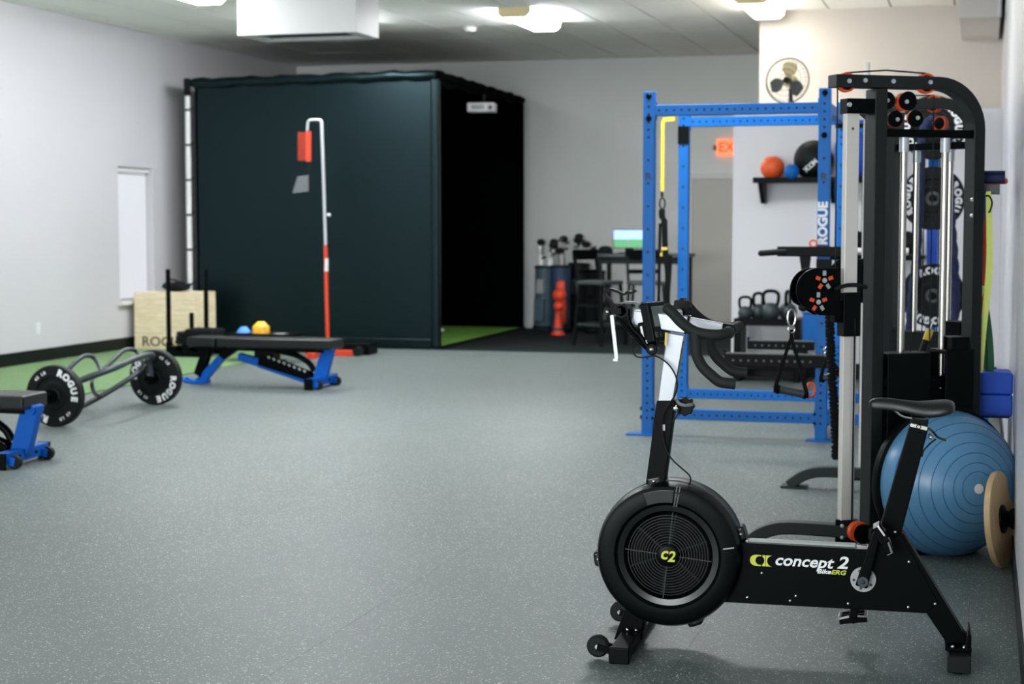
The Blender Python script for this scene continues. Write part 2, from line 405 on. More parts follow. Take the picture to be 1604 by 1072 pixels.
# ceiling fixtures
def ceiling_light(x, y, label, lens='lens'):
    t = thing('ceiling_light', label, 'light', (x, y, ZC), 0)
    MB().bx(-.12, .12, -.62, .62, -.035, -.002).build('light_housing', 'white', t, bevel=.004)
    for sy in (-1, 1): MB().prism([(-.17, -.002), (.17, -.002), (.165, -.06), (.12, -.1), (-.12, -.1), (-.165, -.06)], sy*.62-.012, sy*.62+.012).build('end_cap', 'cream', t)
    MB().prism([(-.125, -.037), (.125, -.037), (.16, -.062), (.115, -.098), (-.115, -.098), (-.16, -.062)], -.607, .607).build('light_lens', lens, t)
    return t
ceiling_light(-4.53, 16.82, 'rectangular ceiling light between smoke detector and white partition wall')
ceiling_light(-2.12, 16.4, 'rectangular ceiling light just above the top of the white partition wall', 'lens_dim')
ceiling_light(-6.6, 16.35, 'ceiling light hidden behind the white air unit, before the black golf cage')
ceiling_light(-7.0, 13.85, 'glowing ceiling light cut off by frame top, left of the white air unit')
for (x, y, lb) in ((-4.53, 11.2, 'ceiling light above the middle of the floor, beyond the top of the frame'), (-2.0, 11.0, 'ceiling light above the blue power rack, beyond the top of the frame'), (-6.2, 8.4, 'ceiling light above the cut off bench, beyond the top of the frame')):
    ceiling_light(x, y, lb)
t = thing('smoke_detector', 'small round white smoke detector on the grey ceiling', 'detector', (-5.44, 17.7, ZC))
MB().lathe([(.0, -.05), (.05, -.05), (.065, -.03), (.07, 0)], n=20).build('detector_body', 'white_plastic', t)
MB().lathe([(.075, -.008), (.08, 0)], n=20).build('detector_base', 'white', t)
# white box of the air unit hanging from the ceiling
t = thing('air_unit', 'white boxed ceiling air unit hanging above the black golf cage', 'air conditioner', (0, 0, 0))
a = at_y(372, 53, 14.0); b = at_y(558, 53, 14.0); zb = (a.z+b.z)/2
t.location = ((a.x+b.x)/2, 14.0, zb); hw = (b.x-a.x)/2; dp = .58
MB().bx(-hw, hw, 0, .02, 0, ZC-zb).bx(-hw, hw, dp-.02, dp, 0, ZC-zb).bx(-hw, -hw+.02, .02, dp-.02, 0, ZC-zb).bx(hw-.02, hw, .02, dp-.02, 0, ZC-zb).build('casing', 'white', t, bevel=.003)
MB().bx(-hw+.02, hw-.02, .02, .09, .005, .03).bx(-hw+.02, hw-.02, dp-.09, dp-.02, .005, .03).bx(-hw+.02, -hw+.13, .09, dp-.09, .005, .03).bx(hw-.13, hw-.02, .09, dp-.09, .005, .03).build('grille_frame', 'white', t)
gm = MB()
for i in range(8): gm.box((0, .115+i*.05, .03), (2*hw-.26, .035, .004), Matrix.Rotation(R(25), 3, 'X'))
gm.build('grille', 'dark_grey', t)
# outlet
t = thing('wall_outlet', 'small white electrical outlet low on the white left wall', 'outlet', tuple(at_x(59, 515, XL)), PI/2)
MB().bx(-.036, .036, -.008, 0, -.057, .057).build('outlet_plate', 'white_plastic', t, bevel=.002)
MB().bx(-.017, .017, -.011, -.006, .008, .04).bx(-.017, .017, -.011, -.006, -.04, -.008).build('socket', 'white', t)
# exit sign
t = thing('exit_sign', 'glowing orange exit sign on grey wall, half hidden by the white partition', 'sign', (-3.12, YB, 2.37))
MB().bx(-.2, .2, -.06, -.0, -.105, .105).build('sign_body', 'exit_face', t, bevel=.004)
MB().text('EXIT', T3(0, -.061, 0) @ FACE, .17, .001, bold=.004).build('lettering', 'exit_letter', t)
MB().cyl((-.24, -.03, 0), (-.2, -.03, 0), .03).build('sign_arm', 'dark_grey', t)
# ================================================================== air resistance exercise bike (nearest thing)
BROT = R(2.5)
BLOC = at_z(970, 1040)+Vector((-math.sin(BROT), math.cos(BROT), 0))*.285
bk = thing('exercise_bike', 'black stationary exercise bike with round fan housing in the right foreground', 'exercise bike', BLOC, BROT)
B = Plane(BLOC, BROT)
def P(x, y, off=0.0): return B.p(x, y, off)
HW = .285
# ---- front foot across, with transport wheels
p = P(970, 1038, -HW); fx = p.x
MB().bx(fx-.031, fx+.031, -HW, HW, .006, .052).build('front_foot', 'black_metal', bk, bevel=.006)
for s_ in (-1, 1): MB().bx(fx-.034, fx+.034, s_*HW-.012, s_*HW+.012, .0, .055).build('foot_cap', 'black_plastic', bk, bevel=.005)
for s_, (wx, wy) in ((-1, (937, 1012)), (1, (972, 958))):
    off = s_*.24; c = P(wx, wy, off)
    w = MB().lathe([(.012, -.014), (.03, -.014), (.037, -.007), (.037, .007), (.03, .014), (.012, .014)], (c.x, off, c.z), (0, 1, 0), 24).build('transport_wheel', 'black_rubber', bk)
    MB().cyl((c.x, off-.02, c.z), (c.x, off+.02, c.z), .008, n=12).build('wheel_bolt', 'steel', w)
    MB().bar((c.x, off+.02, c.z), (fx-.02, off+.02, .03), .008, .028).bar((c.x, off-.02, c.z), (fx-.02, off-.02, .03), .008, .02).build('wheel_bracket', 'black_metal', w)
# base bracket of the mast on the foot
q = [P(961, 1003, -.05), P(979, 952, -.05), P(1015, 952, -.05), P(1000, 1003, -.05)]
MB().prism([(v.x, v.z) for v in q], -.045, .045).bx(fx-.033, fx+.045, -.07, .07, .05, .056).build('mast_bracket', 'black_metal', bk, bevel=.004)
bb = MB()
for dx, dy in ((-.01, -.06), (.02, -.06), (-.01, .06), (.02, .06)): bb.sphere((fx+dx, dy, .057), .006, 10, 6)
bb.build('bolt', 'steel', bk)
# ---- mast (lower black tube, upper silver tube)
lo = B.poly([(1028.5, 628), (1058, 628), (1041, 760), (1006, 1004), (974, 1004), (1011, 760)], -.03)
MB().prism(lo, -.03, .03).build('mast', 'black_metal', bk, bevel=.004)
up = B.poly([(1044.5, 521), (1072, 526), (1054, 630), (1030.5, 630)], -.024)
m_ = MB().prism(up, -.024, .024).build('mast_tube', 'silver', bk, bevel=.004)
gr = B.poly([(1069.5, 535), (1071, 535), (1056, 622), (1054.5, 622)], -.024)
MB().prism(gr, -.0255, -.024).build('groove', 'base_black', m_)
# ---- stem (head tube), clamp and rail
st = B.poly([(992, 486.5), (1078, 496), (1073, 523), (988, 509)], -.03)
MB().prism(st, -.03, .03).build('stem', 'silver', bk, bevel=.004)
st2 = B.poly([(1077, 497), (1133, 507.5), (1131, 521), (1075, 513)], -.022)
sr = MB().prism(st2, -.022, .022).build('stem_rail', 'silver', bk, bevel=.003)
cp = B.poly([(1132, 506.5), (1149, 509.5), (1146, 531), (1129, 528)], -.035)
MB().prism(cp, -.035, .035).build('bar_clamp', 'black_metal', bk, bevel=.003)
cl = B.poly([(1077.5, 495.5), (1080.5, 496), (1074.5, 524), (1071.5, 523.5)], -.033)
MB().prism(cl, -.033, .033).build('clamp_band', 'black_metal', bk)
def scallop(mb, c, r, y0, y1, n=8):
    pts = []
    for i in range(n*6):
        a_ = 2*PI*i/(n*6); rr = r*(1+.1*math.cos(n*a_)); pts.append((c.x+rr*math.cos(a_), c.z+rr*math.sin(a_)))
    return mb.prism(pts, y0, y1)
c = P(1067, 482, 0)
kn = scallop(MB(), c, .03, .0, .03).build('stem_knob', 'black_plastic', bk, bevel=.003)
c2 = P(1064, 489, -.02)
MB().sphere((c2.x, -.02, c2.z), .012, 14, 10).cyl((c2.x, -.02, c2.z), (c2.x+.005, -.02, c2.z-.03), .011).build('knob_bolt', 'steel', kn)
c = P(1067, 637, -.03)
kn = scallop(MB(), c+Vector((.012, 0, .0)), .03, -.035, -.005).build('mast_knob', 'black_plastic', bk, bevel=.003)
c2 = P(1059, 640, -.045)
MB().lathe([(.0, -.012), (.007, -.01), (.010, 0), (.010, .012)], (c2.x, -.045, c2.z), (0, 1, 0), 14).build('knob_bolt', 'steel', kn)
lv = [P(1060, 627, -.055), P(1066, 633, -.06), P(1076, 635, -.065), P(1086, 633.5, -.07)]
MB().ribbon(smooth(lv, 4), .016, .009, (0, 1, 0)).build('clamp_lever', 'gun', bk)
# ---- handlebar: hollow horn bars, one foam covered tube per part
NO, FO = -.2, .2
ctr = P(1142, 518, 0)
def hb(side):
    o_ = NO*side
    def q(x, y, k=1.0):
        v = P(x, y, NO); return Vector((v.x, o_*k, v.z))
    horn = [(ctr.x+.002, o_*.12, ctr.z), (ctr.x+.006, o_*.45, ctr.z-.001)] + [q(1140, 522, .82), q(1125, 525, .98), q(1101, 523), q(1083, 517), q(1066, 504), q(1055, 492), q(1046, 484)]
    drop = [q(1088, 522), q(1090.5, 540), q(1091.5, 556), q(1100, 574), q(1114, 588), q(1127, 598), q(1140, 600.5), q(1152, 602)]
    a = MB().tube(smooth(horn, 5), .0178, 14).sphere(tuple(horn[-1]), .0178, 14, 8)
    b_ = MB().tube(smooth(drop, 5), .0182, 14)
    h = a.build('handlebar_horn', 'foam_grip', bk); b_.build('handlebar_drop', 'foam_grip', bk)
hb(1); hb(-1)
MB().cyl((ctr.x, -.04, ctr.z), (ctr.x, .04, ctr.z), .0165).build('bar_tube', 'black_metal', bk)
# ---- performance monitor on its arm
mc = P(1027, 505, -.02)
rotm = Euler((0, R(-13), R(-20)), 'XYZ').to_matrix()
mon = MB().box((mc.x, -.02, mc.z), (.034, .12, .135), rotm).build('monitor', 'black_plastic', bk, bevel=.006)
MB().box(Vector((mc.x, -.02, mc.z))+rotm @ Vector((.0175, 0, .018)), (.002, .085, .068), rotm).build('display', 'display_grey', mon)
bt = MB()
for i in range(4): bt.box(Vector((mc.x, -.02, mc.z))+rotm @ Vector((.018, -.042+i*.028, -.043)), (.004, .016, .018), rotm)
bt.build('button', 'gun', mon)
MB().box(Vector((mc.x, -.02, mc.z))+rotm @ Vector((-.03, -.015, -.03)), (.026, .07, .075), rotm).build('battery_pack', 'black_metal', mon, bevel=.004)
MB().box(Vector((mc.x, -.02, mc.z))+rotm @ Vector((-.03, -.0505, -.035)), (.008, .001, .06), rotm).box(Vector((mc.x, -.02, mc.z))+rotm @ Vector((-.025, -.0505, -.06)), (.016, .001, .012), rotm).build('label_print', 'white_print', mon)
MB().prism(B.poly([(1042, 521), (1045, 521), (1043, 545), (1041, 540)], -.05), -.052, -.045).build('warning_tag', 'yellow', bk)
# arm with hollow round head, struts, pivot
c = P(974, 487, -.06)
arm = MB().lathe([(.017, -.03), (.024, -.03), (.024, .05), (0, .05), (0, .03), (.017, .03), (.017, -.03)], (c.x, -.04, c.z), (0, 1, 0), 24).build('monitor_arm', 'black_metal', bk)
def arm_pts(l, off): return [P(x, y, off) for x, y in l]
MB().tube(smooth(arm_pts([(983, 484), (984, 500), (990, 514), (1003, 527), (1012, 541), (1022, 547)], -.06), 4), .0095, 10).tube(arm_pts([(966, 496), (984, 517), (1003, 537), (1014, 548)], -.06), .006, 8).build('arm_strut', 'black_metal', arm)
c2 = P(1022, 547, -.07)
MB().cyl((c2.x, -.09, c2.z), (c2.x, -.03, c2.z), .019, n=20).build('arm_pivot', 'black_metal', arm, bevel=.003)
cc = P(952, 489, -.08); c3 = P(976, 487, -.08)
MB().bar((cc.x, -.07, cc.z), (c.x, -.07, c.z), .01, .02).build('arm_lug', 'black_metal', arm)
MB().sphere((cc.x, -.085, cc.z), .007, 12, 8).sphere((c3.x+.002, -.0, c3.z), .007, 12, 8).sphere((c2.x, -.093, c2.z), .0085, 12, 8).build('bolt', 'steel', arm)
# phone cradle: curved strap, top plate, hanging leg
MB().ribbon(smooth([P(x, y, -.06) for x, y in [(960, 484), (957, 472), (949, 463), (949, 456), (956, 453.5), (967, 456.5), (978, 461), (984, 457.5), (990, 458.5), (996, 455.5)]], 4), .03, .008).build('cradle_strap', 'black_metal', bk)
MB().ribbon([P(x, y, -.05) for x, y in [(973, 475), (980, 473.5), (998, 474), (1003, 477), (1006, 473)]], .045, .006).ribbon([P(998, 475, -.05), P(1000, 484, -.05)], .04, .01).build('cradle_plate', 'gun', bk)
MB().bar(P(958.5, 494, -.07), P(966, 562, -.07), .012, .009).box(P(964.5, 564, -.07), (.016, .014, .008)).build('cradle_leg', 'silver', bk)
# cables
cab = [(1034, 535), (1012, 537), (996, 541), (991.5, 549), (996, 558), (1008, 560), (1023, 557.5), (1034, 561), (1048, 572), (1058, 588), (1061, 603), (1057, 620), (1046, 636), (1039, 650), (1036.5, 668), (1041, 700), (1053, 720), (1068, 734), (1079, 744), (1082, 752), (1079, 760)]
MB().tube(smooth([P(x, y, -.052) for x, y in cab], 4), .0028, 6).tube(smooth([P(x, y, -.052) for x, y in [(1053, 662), (1060, 652), (1064, 640)]], 3), .0028, 6).build('monitor_cable', 'base_black', bk)
MB().box(P(1040, 670, -.034), (.008, .008, .02)).build('cable_clip', 'silver', bk)

# ---- fan housing (flywheel)
fc_ = P(1045, 872, -.1); FC = Vector((fc_.x, 0, fc_.z))
pxm = FPX/((BLOC+Vector((FC.x*math.cos(BROT), FC.x*math.sin(BROT)-.03, FC.z))-CAMP).dot(_Fw))
Ro = 112.5/pxm
fh = MB().lathe([(Ro*.70, -.085), (Ro*.74, -.098), (Ro*.9, -.1), (Ro*.965, -.093), (Ro, -.07), (Ro, -.03), (Ro*.985, -.028), (Ro*.985, .028), (Ro, .03), (Ro, .07), (Ro*.965, .093), (Ro*.7, .1), (Ro*.1, .1), (Ro*.1, .09), (Ro*.68, .09), (Ro*.7, -.085)], FC, (0, 1, 0), 72).build('fan_housing', 'black_plastic', bk, angle=32)
MB().lathe([(Ro*.99, -.02), (Ro*1.012, -.018), (Ro*1.012, .018), (Ro*.99, .02), (Ro*.99, -.02)], FC, (0, 1, 0), 72).build('rim_band', 'gun', fh)
MB().lathe([(Ro*.745, -.0985), (Ro*.70, -.084), (Ro*.62, -.081), (Ro*.60, -.075), (Ro*.57, -.066), (Ro*.72, -.06), (Ro*.745, -.0985)], FC, (0, 1, 0), 72).build('inner_ring', 'black_gloss', fh)
gl = MB()
for i in range(11):
    rr = Ro*(.175+.038*i); gl.torus(FC+Vector((0, -.079+.0*i, 0)), (0, 1, 0), rr, .0026, 56, 6)
gl.build('grille', 'black_gloss', fh, kind='stuff')
sp = MB()
for k in range(4):
    a_ = R(-6+90*k); d_ = Vector((math.cos(a_), 0, math.sin(a_))); sp.bar(FC+d_*Ro*.14+Vector((0, -.0795, 0)), FC+d_*Ro*.6+Vector((0, -.0795, 0)), .0022, .004, (0, 1, 0))
for k in range(6):
    a_ = R(20+60*k); d_ = Vector((math.cos(a_), 0, math.sin(a_))); sp.bar(FC+d_*Ro*.14+Vector((0, -.06, 0)), FC+d_*Ro*.6+Vector((0, -.06, 0)), .004, .004, (0, 1, 0))
sp.build('grille_spoke', 'gun', fh)
MB().lathe([(Ro*.69, -.03), (Ro*.05, -.03)], FC, (0, 1, 0), 40).build('fan_disc', 'base_black', fh)
hubm = MB().lathe([(Ro*.15, -.07), (Ro*.15, -.084), (Ro*.12, -.088), (0, -.088)], FC, (0, 1, 0), 32).build('fan_hub', 'black_plastic', fh)
MB().text('c', T3(FC.x-.013, -.0895, FC.z+.006) @ FACE, .058, .0008, shear=.2, bold=.0012).text('2', T3(FC.x+.012, -.0895, FC.z-.004) @ FACE, .05, .0008, shear=.2, bold=.0012).build('hub_lettering', 'lime_print', hubm)
# raised door at the top of the rim and seams
dr = []
for a0, a1, r0, r1 in ((84, 112, .74, .93),):
    pts = [(FC.x+Ro*r1*math.cos(R(a0+(a1-a0)*i/8)), FC.z+Ro*r1*math.sin(R(a0+(a1-a0)*i/8))) for i in range(9)]
    pts += [(FC.x+Ro*r0*math.cos(R(a1-(a1-a0)*i/8)), FC.z+Ro*r0*math.sin(R(a1-(a1-a0)*i/8))) for i in range(9)]
    MB().prism(pts, -.105, -.096).build('damper_cover', 'black_gloss', fh, bevel=.003)
sm = MB()
for a_, r0, r1 in ((80, .7, .985), (82.5, .7, .985)):
    d_ = Vector((math.cos(R(a_)), 0, math.sin(R(a_)))); sm.bar(FC+d_*Ro*r0+Vector((0, -.1, 0)), FC+d_*Ro*r1+Vector((0, -.095, 0)), .004, .006, (0, 1, 0))
sm.build('housing_seam', 'black_gloss', fh)
d_ = Vector((math.cos(R(10)), 0, math.sin(R(10)))); MB().bar(FC+d_*Ro*.78+Vector((0, -.101, 0)), FC+d_*Ro*.93+Vector((0, -.101, 0)), .004, .002, (0, 1, 0)).build('damper_mark', 'silver_grey', fh)
# lugs round the rim
for a_ in (103, 17, 188, 290):
    d_ = Vector((math.cos(R(a_)), 0, math.sin(R(a_)))); t_ = Vector((-d_.z, 0, d_.x)); c = FC+d_*Ro*1.02
    rot = Matrix((t_, Vector((0, 1, 0)), d_)).transposed()
    lg = MB().box(c, (.052, .07, .034), rot).build('housing_lug', 'black_gloss', fh, bevel=.011, seg=3)
    MB().sphere(c+Vector((0, -.036, 0)), .007, 12, 8).build('lug_screw', 'steel', lg)

# ---- main beam, seat tube and rear leg: side plates with depth
fr = B.poly([(1115, 848), (1360, 861), (1411, 838), (1420, 853), (1470, 945), (1450, 961.5), (1300, 953), (1115, 943)], -.045)
MB().prism(fr, -.045, .045).build('main_beam', 'black_metal', bk, bevel=.003)
stp = B.poly([(1426, 664), (1454.5, 671), (1411, 840), (1400, 858), (1368, 858), (1378, 828)], -.033)
MB().prism(stp, -.033, .033).build('seat_tube', 'black_metal', bk, bevel=.004)
rl = B.poly([(1408, 834), (1416, 837), (1514, 1000), (1512, 1008), (1484, 1010), (1448, 957), (1420, 940)], -.04)
MB().prism(rl, -.04, .04).build('rear_leg', 'black_metal', bk, bevel=.004)
rq = B.I @ at_z(1502, 1058); rx = rq.x; RW = -rq.y
MB().bx(rx-.034, rx+.034, -RW, RW, .012, .055).build('rear_foot', 'black_metal', bk, bevel=.006)
for s_ in (-1, 1): MB().bx(rx-.036, rx+.036, s_*RW-.012, s_*RW+.012, .008, .058).cyl((rx, s_*(RW-.03), 0), (rx, s_*(RW-.03), .012), .026).build('foot_cap', 'black_rubber', bk, bevel=.004)
zt = .058
MB().bx(rx-.042, rx+.042, -.09, .09, .054, .064).bx(rx+.034, rx+.04, -.09, .09, .02, .11).build('foot_plate', 'black_metal', bk, bevel=.002)
bo = MB()
for x_, y_ in ((1193, 898), (1170.5, 936), (1246.5, 934), (1237.5, 941.5), (1328.5, 946), (1423.5, 880.5), (1464.5, 946.5), (1422.5, 951.5)):
    q = P(x_, y_, -.045); bo.sphere((q.x, -.045, q.z), .0058, 12, 8)
for x_ in (-.018, .018): bo.sphere((rx+x_, -.075, .065), .007, 12, 8)
q = P(1402, 834, -.034); bo.sphere((q.x, -.034, q.z), .006, 12, 8)
bo.build('frame_bolt', 'steel', bk)
# pale strip on top of the beam with end fittings
t1, t2 = P(1173, 847, 0), P(1341, 855, 0)
MB().bar(t1, t2, .04, .012).build('beam_cover', 'silver_grey', bk, bevel=.004)
t0, t3 = P(1166, 847, 0), P(1362, 858, 0)
MB().bar(t0, t1, .02, .008).bar(t2, t3, .018, .01).sphere(t0, .009, 12, 8).cyl(t3-Vector((.008, 0, 0)), t3+Vector((.01, 0, .002)), .009).build('tension_rod', 'steel', bk)
# lettering on the beam
dz = (P(1340, 886, -.045)-P(1215, 878, -.045)); sl = math.atan2(dz.z, dz.x)
def on_beam(x, y): q = P(x, y, -.0458); return T3(q.x, -.0462, q.z) @ Matrix.Rotation(-sl, 4, 'Y') @ FACE
# yellow emblem: a broad c, a bar and a mirrored bracket
def emblem():
    mb = MB(); Tm = on_beam(1192, 878.5); h = .0185
    def add(poly):
        n = len(poly); mb.add([Tm @ Vector((x, y, 0)) for x, y in poly]+[Tm @ Vector((x, y, -.0006)) for x, y in poly], [tuple(range(n)), tuple(range(n, 2*n))[::-1]]+[(i, i+n, (i+1) % n+n, (i+1) % n) for i in range(n)])
    cut = arc((-.0035, 0), .0148, 72, 288, 18)
    add([(-.0005, h)]+[(-.018, h)]+arc((-.018, 0), h, 90, 270, 14)+[(-.0005, -h)]+cut[::-1])
    c2_ = arc((-.0035, 0), .0148, 52, -52, 12)
    add([(.0035, h), (.0145, h), (.0145, -h), (.0035, -h)]+c2_[::-1])
    add([(.016, h), (.036, h)]+arc((.039, 0), h*1.02, 115, 245, 10)+[(.036, -h), (.016, -h)])
    return mb
emblem().build('emblem', 'lime_print', bk)
MB().text('concept', on_beam(1258, 880.5), .052, .0006, shear=.26, bold=.0011, xs=1.12).build('lettering', 'white_print', bk)
MB().text('2', on_beam(1319.5, 883), .056, .0006, shear=.22, bold=.0014, xs=1.2).build('lettering', 'white_print', bk)
MB().text('Bike', on_beam(1290.5, 896), .0205, .0006, shear=.25, bold=.0006, xs=1.25).build('lettering', 'white_print', bk)
MB().text('ERG', on_beam(1313, 897.5), .0205, .0006, shear=.25, bold=.0006, xs=1.25).build('lettering', 'lime_print', bk)
# ---- crank, chain guard disc, pedals
cb = P(1352, 908, -.05)
dk = MB().lathe([(.012, -.004), (.041, -.004), (.041, .004), (.012, .004)], (cb.x, -.05, cb.z), (0, 1, 0), 40).build('crank_disc', 'silver_grey', bk)
hm = MB()
for k in range(5):
    a_ = R(40+72*k); hm.cyl((cb.x+.03*math.cos(a_), -.0565, cb.z+.03*math.sin(a_)), (cb.x+.03*math.cos(a_), -.05, cb.z+.03*math.sin(a_)), .0045, n=12)
hm.build('disc_screw', 'gun', dk)
pe = P(1372, 842, -.09); pe2 = P(1337, 962, .09)
def crank(pt, off):
    d_ = Vector((pt.x-cb.x, 0, pt.z-cb.z)).normalized(); n_ = Vector((-d_.z, 0, d_.x))
    a_ = Vector((cb.x, 0, cb.z))-d_*.02; e_ = Vector((pt.x, 0, pt.z))+d_*.012
    poly = [a_+n_*.02, a_-n_*.02, e_-n_*.013, e_+n_*.013]
    return MB().prism([(v.x, v.z) for v in poly], off-.009, off+.009)
ck = crank(pe, -.078).build('crank_arm', 'black_metal', bk, bevel=.005)
MB().cyl((cb.x, -.092, cb.z), (cb.x, -.07, cb.z), .017, n=20).sphere((cb.x, -.093, cb.z), .0075, 12, 8).build('crank_bolt', 'gun', ck)
crank(pe2, .078).build('crank_arm', 'black_metal', bk, bevel=.005)
def pedal(pt, y0, rot):
    mm = Matrix.Translation((pt.x, y0, pt.z)) @ Matrix.Rotation(rot, 4, 'Y')
    m = MB(mm)
    for sx in (-1, 1): m.bx(sx*.042-.005, sx*.042+.005, -.045, .045, -.012, .012)
    for sy in (-1, 0, 1): m.bx(-.042, .042, sy*.042-.004, sy*.042+.004, -.011, .011)
    m.cyl((0, -.05, 0), (0, .05, 0), .012, n=14)
    pd_ = m.build('pedal', 'black_metal', bk, bevel=.002)
    for sx in (-1, 1):
        e = MB(mm).bx(sx*.047-.0015, sx*.047+.0015, -.044, .044, -.009, .011)
        for sy in (-1, 1): e.bar((sx*.047, sy*.044, .008), (sx*.012, sy*.046, .013), .006, .006)
        e.build('pedal_cage', 'steel', pd_)
pedal(P(1383, 843, -.13), -.135, R(62)); pedal(P(1337, 967, .135), .135, R(-8))
# ---- saddle, rails, post, lever
sad = MB(); secs = [(1361, 633, 630.5, .012), (1366, 638, 626.5, .02), (1376, 639, 624.8, .023), (1395, 640.5, 625.5, .025), (1415, 643.5, 628.5, .031), (1432, 648, 630.5, .041), (1448, 651.5, 630.5, .055), (1465, 651.5, 629, .067), (1480, 648, 628, .071), (1491, 644, 629.5, .064), (1496.5, 640.5, 634, .045)]
K = 16; vs = []; fs = []
for (x, yb, yt, hw) in secs:
    b_ = P(x, yb+3.5, 0); t_ = P(x, yt-2, 0); cz = (b_.z+t_.z)/2
    for k in range(K):
        a_ = 2*PI*k/K; cx, sx = math.cos(a_), math.sin(a_)
        z_ = t_.z-(1-abs(sx)**.7)*.0 if False else 0
        yy = hw*(abs(cx)**.75)*(1 if cx >= 0 else -1)
        top = t_.z-(abs(cx)**3)*(t_.z-b_.z)*.45
        bot = b_.z+(1-abs(cx)**2)*(t_.z-b_.z)*.35
        vs.append((t_.x, yy, (top if sx >= 0 else bot) if abs(sx) > .05 else cz-(t_.z-b_.z)*.2))
n_ = len(secs)
for i in range(n_-1):
    for k in range(K): fs.append((i*K+k, i*K+(k+1) % K, (i+1)*K+(k+1) % K, (i+1)*K+k))
fs += [tuple(range(K))[::-1], tuple(range((n_-1)*K, n_*K))]
sad.add(vs, fs); sad.build('saddle', 'pad', bk, subdiv=1, angle=80)
rm = MB()
for s_ in (-1, 1):
    rm.tube(smooth([P(1387, 638, s_*.018), P(1400, 642, s_*.02), P(1412, 651.5, s_*.022), P(1428, 655.5, s_*.022), P(1452, 656, s_*.024), P(1463, 649, s_*.03)], 4), .0038, 8)
rm.build('saddle_rail', 'steel', bk)
sp_ = B.poly([(1428, 652), (1455, 655), (1452.5, 672), (1425.5, 666)], -.026)
MB().prism(sp_, -.026, .026).build('seat_post', 'black_plastic', bk, bevel=.004)
cg = B.poly([(1427, 663.5), (1453.5, 669.5), (1452, 675.5), (1425, 668.5)], -.037)
cgo = MB().prism(cg, -.037, .037).build('seat_clamp', 'brushed', bk, bevel=.002)
q = P(1439, 669, -.038); MB().torus((q.x, -.0378, q.z), (0, 1, 0), .0065, .0014, 16, 6).build('clamp_mark', 'base_black', cgo)
MB().ribbon(smooth([P(1453, 670.5, -.03), P(1461, 676, -.035), P(1469, 685, -.05), P(1482, 690, -.06)], 4), .02, .006).build('seat_lever', 'black_plastic', bk)
q = P(1458, 684, -.03); MB().cyl((q.x, -.05, q.z), (q.x, 0, q.z), .0075).sphere((q.x, -.05, q.z), .0075, 12, 8).build('lever_bolt', 'steel', bk)
MB().tube(smooth([P(1466, 688, -.03), P(1456, 696, -.03), P(1447, 706, -.03), P(1444, 716, -.03)], 4), .003, 6).build('lever_strap', 'base_black', bk)

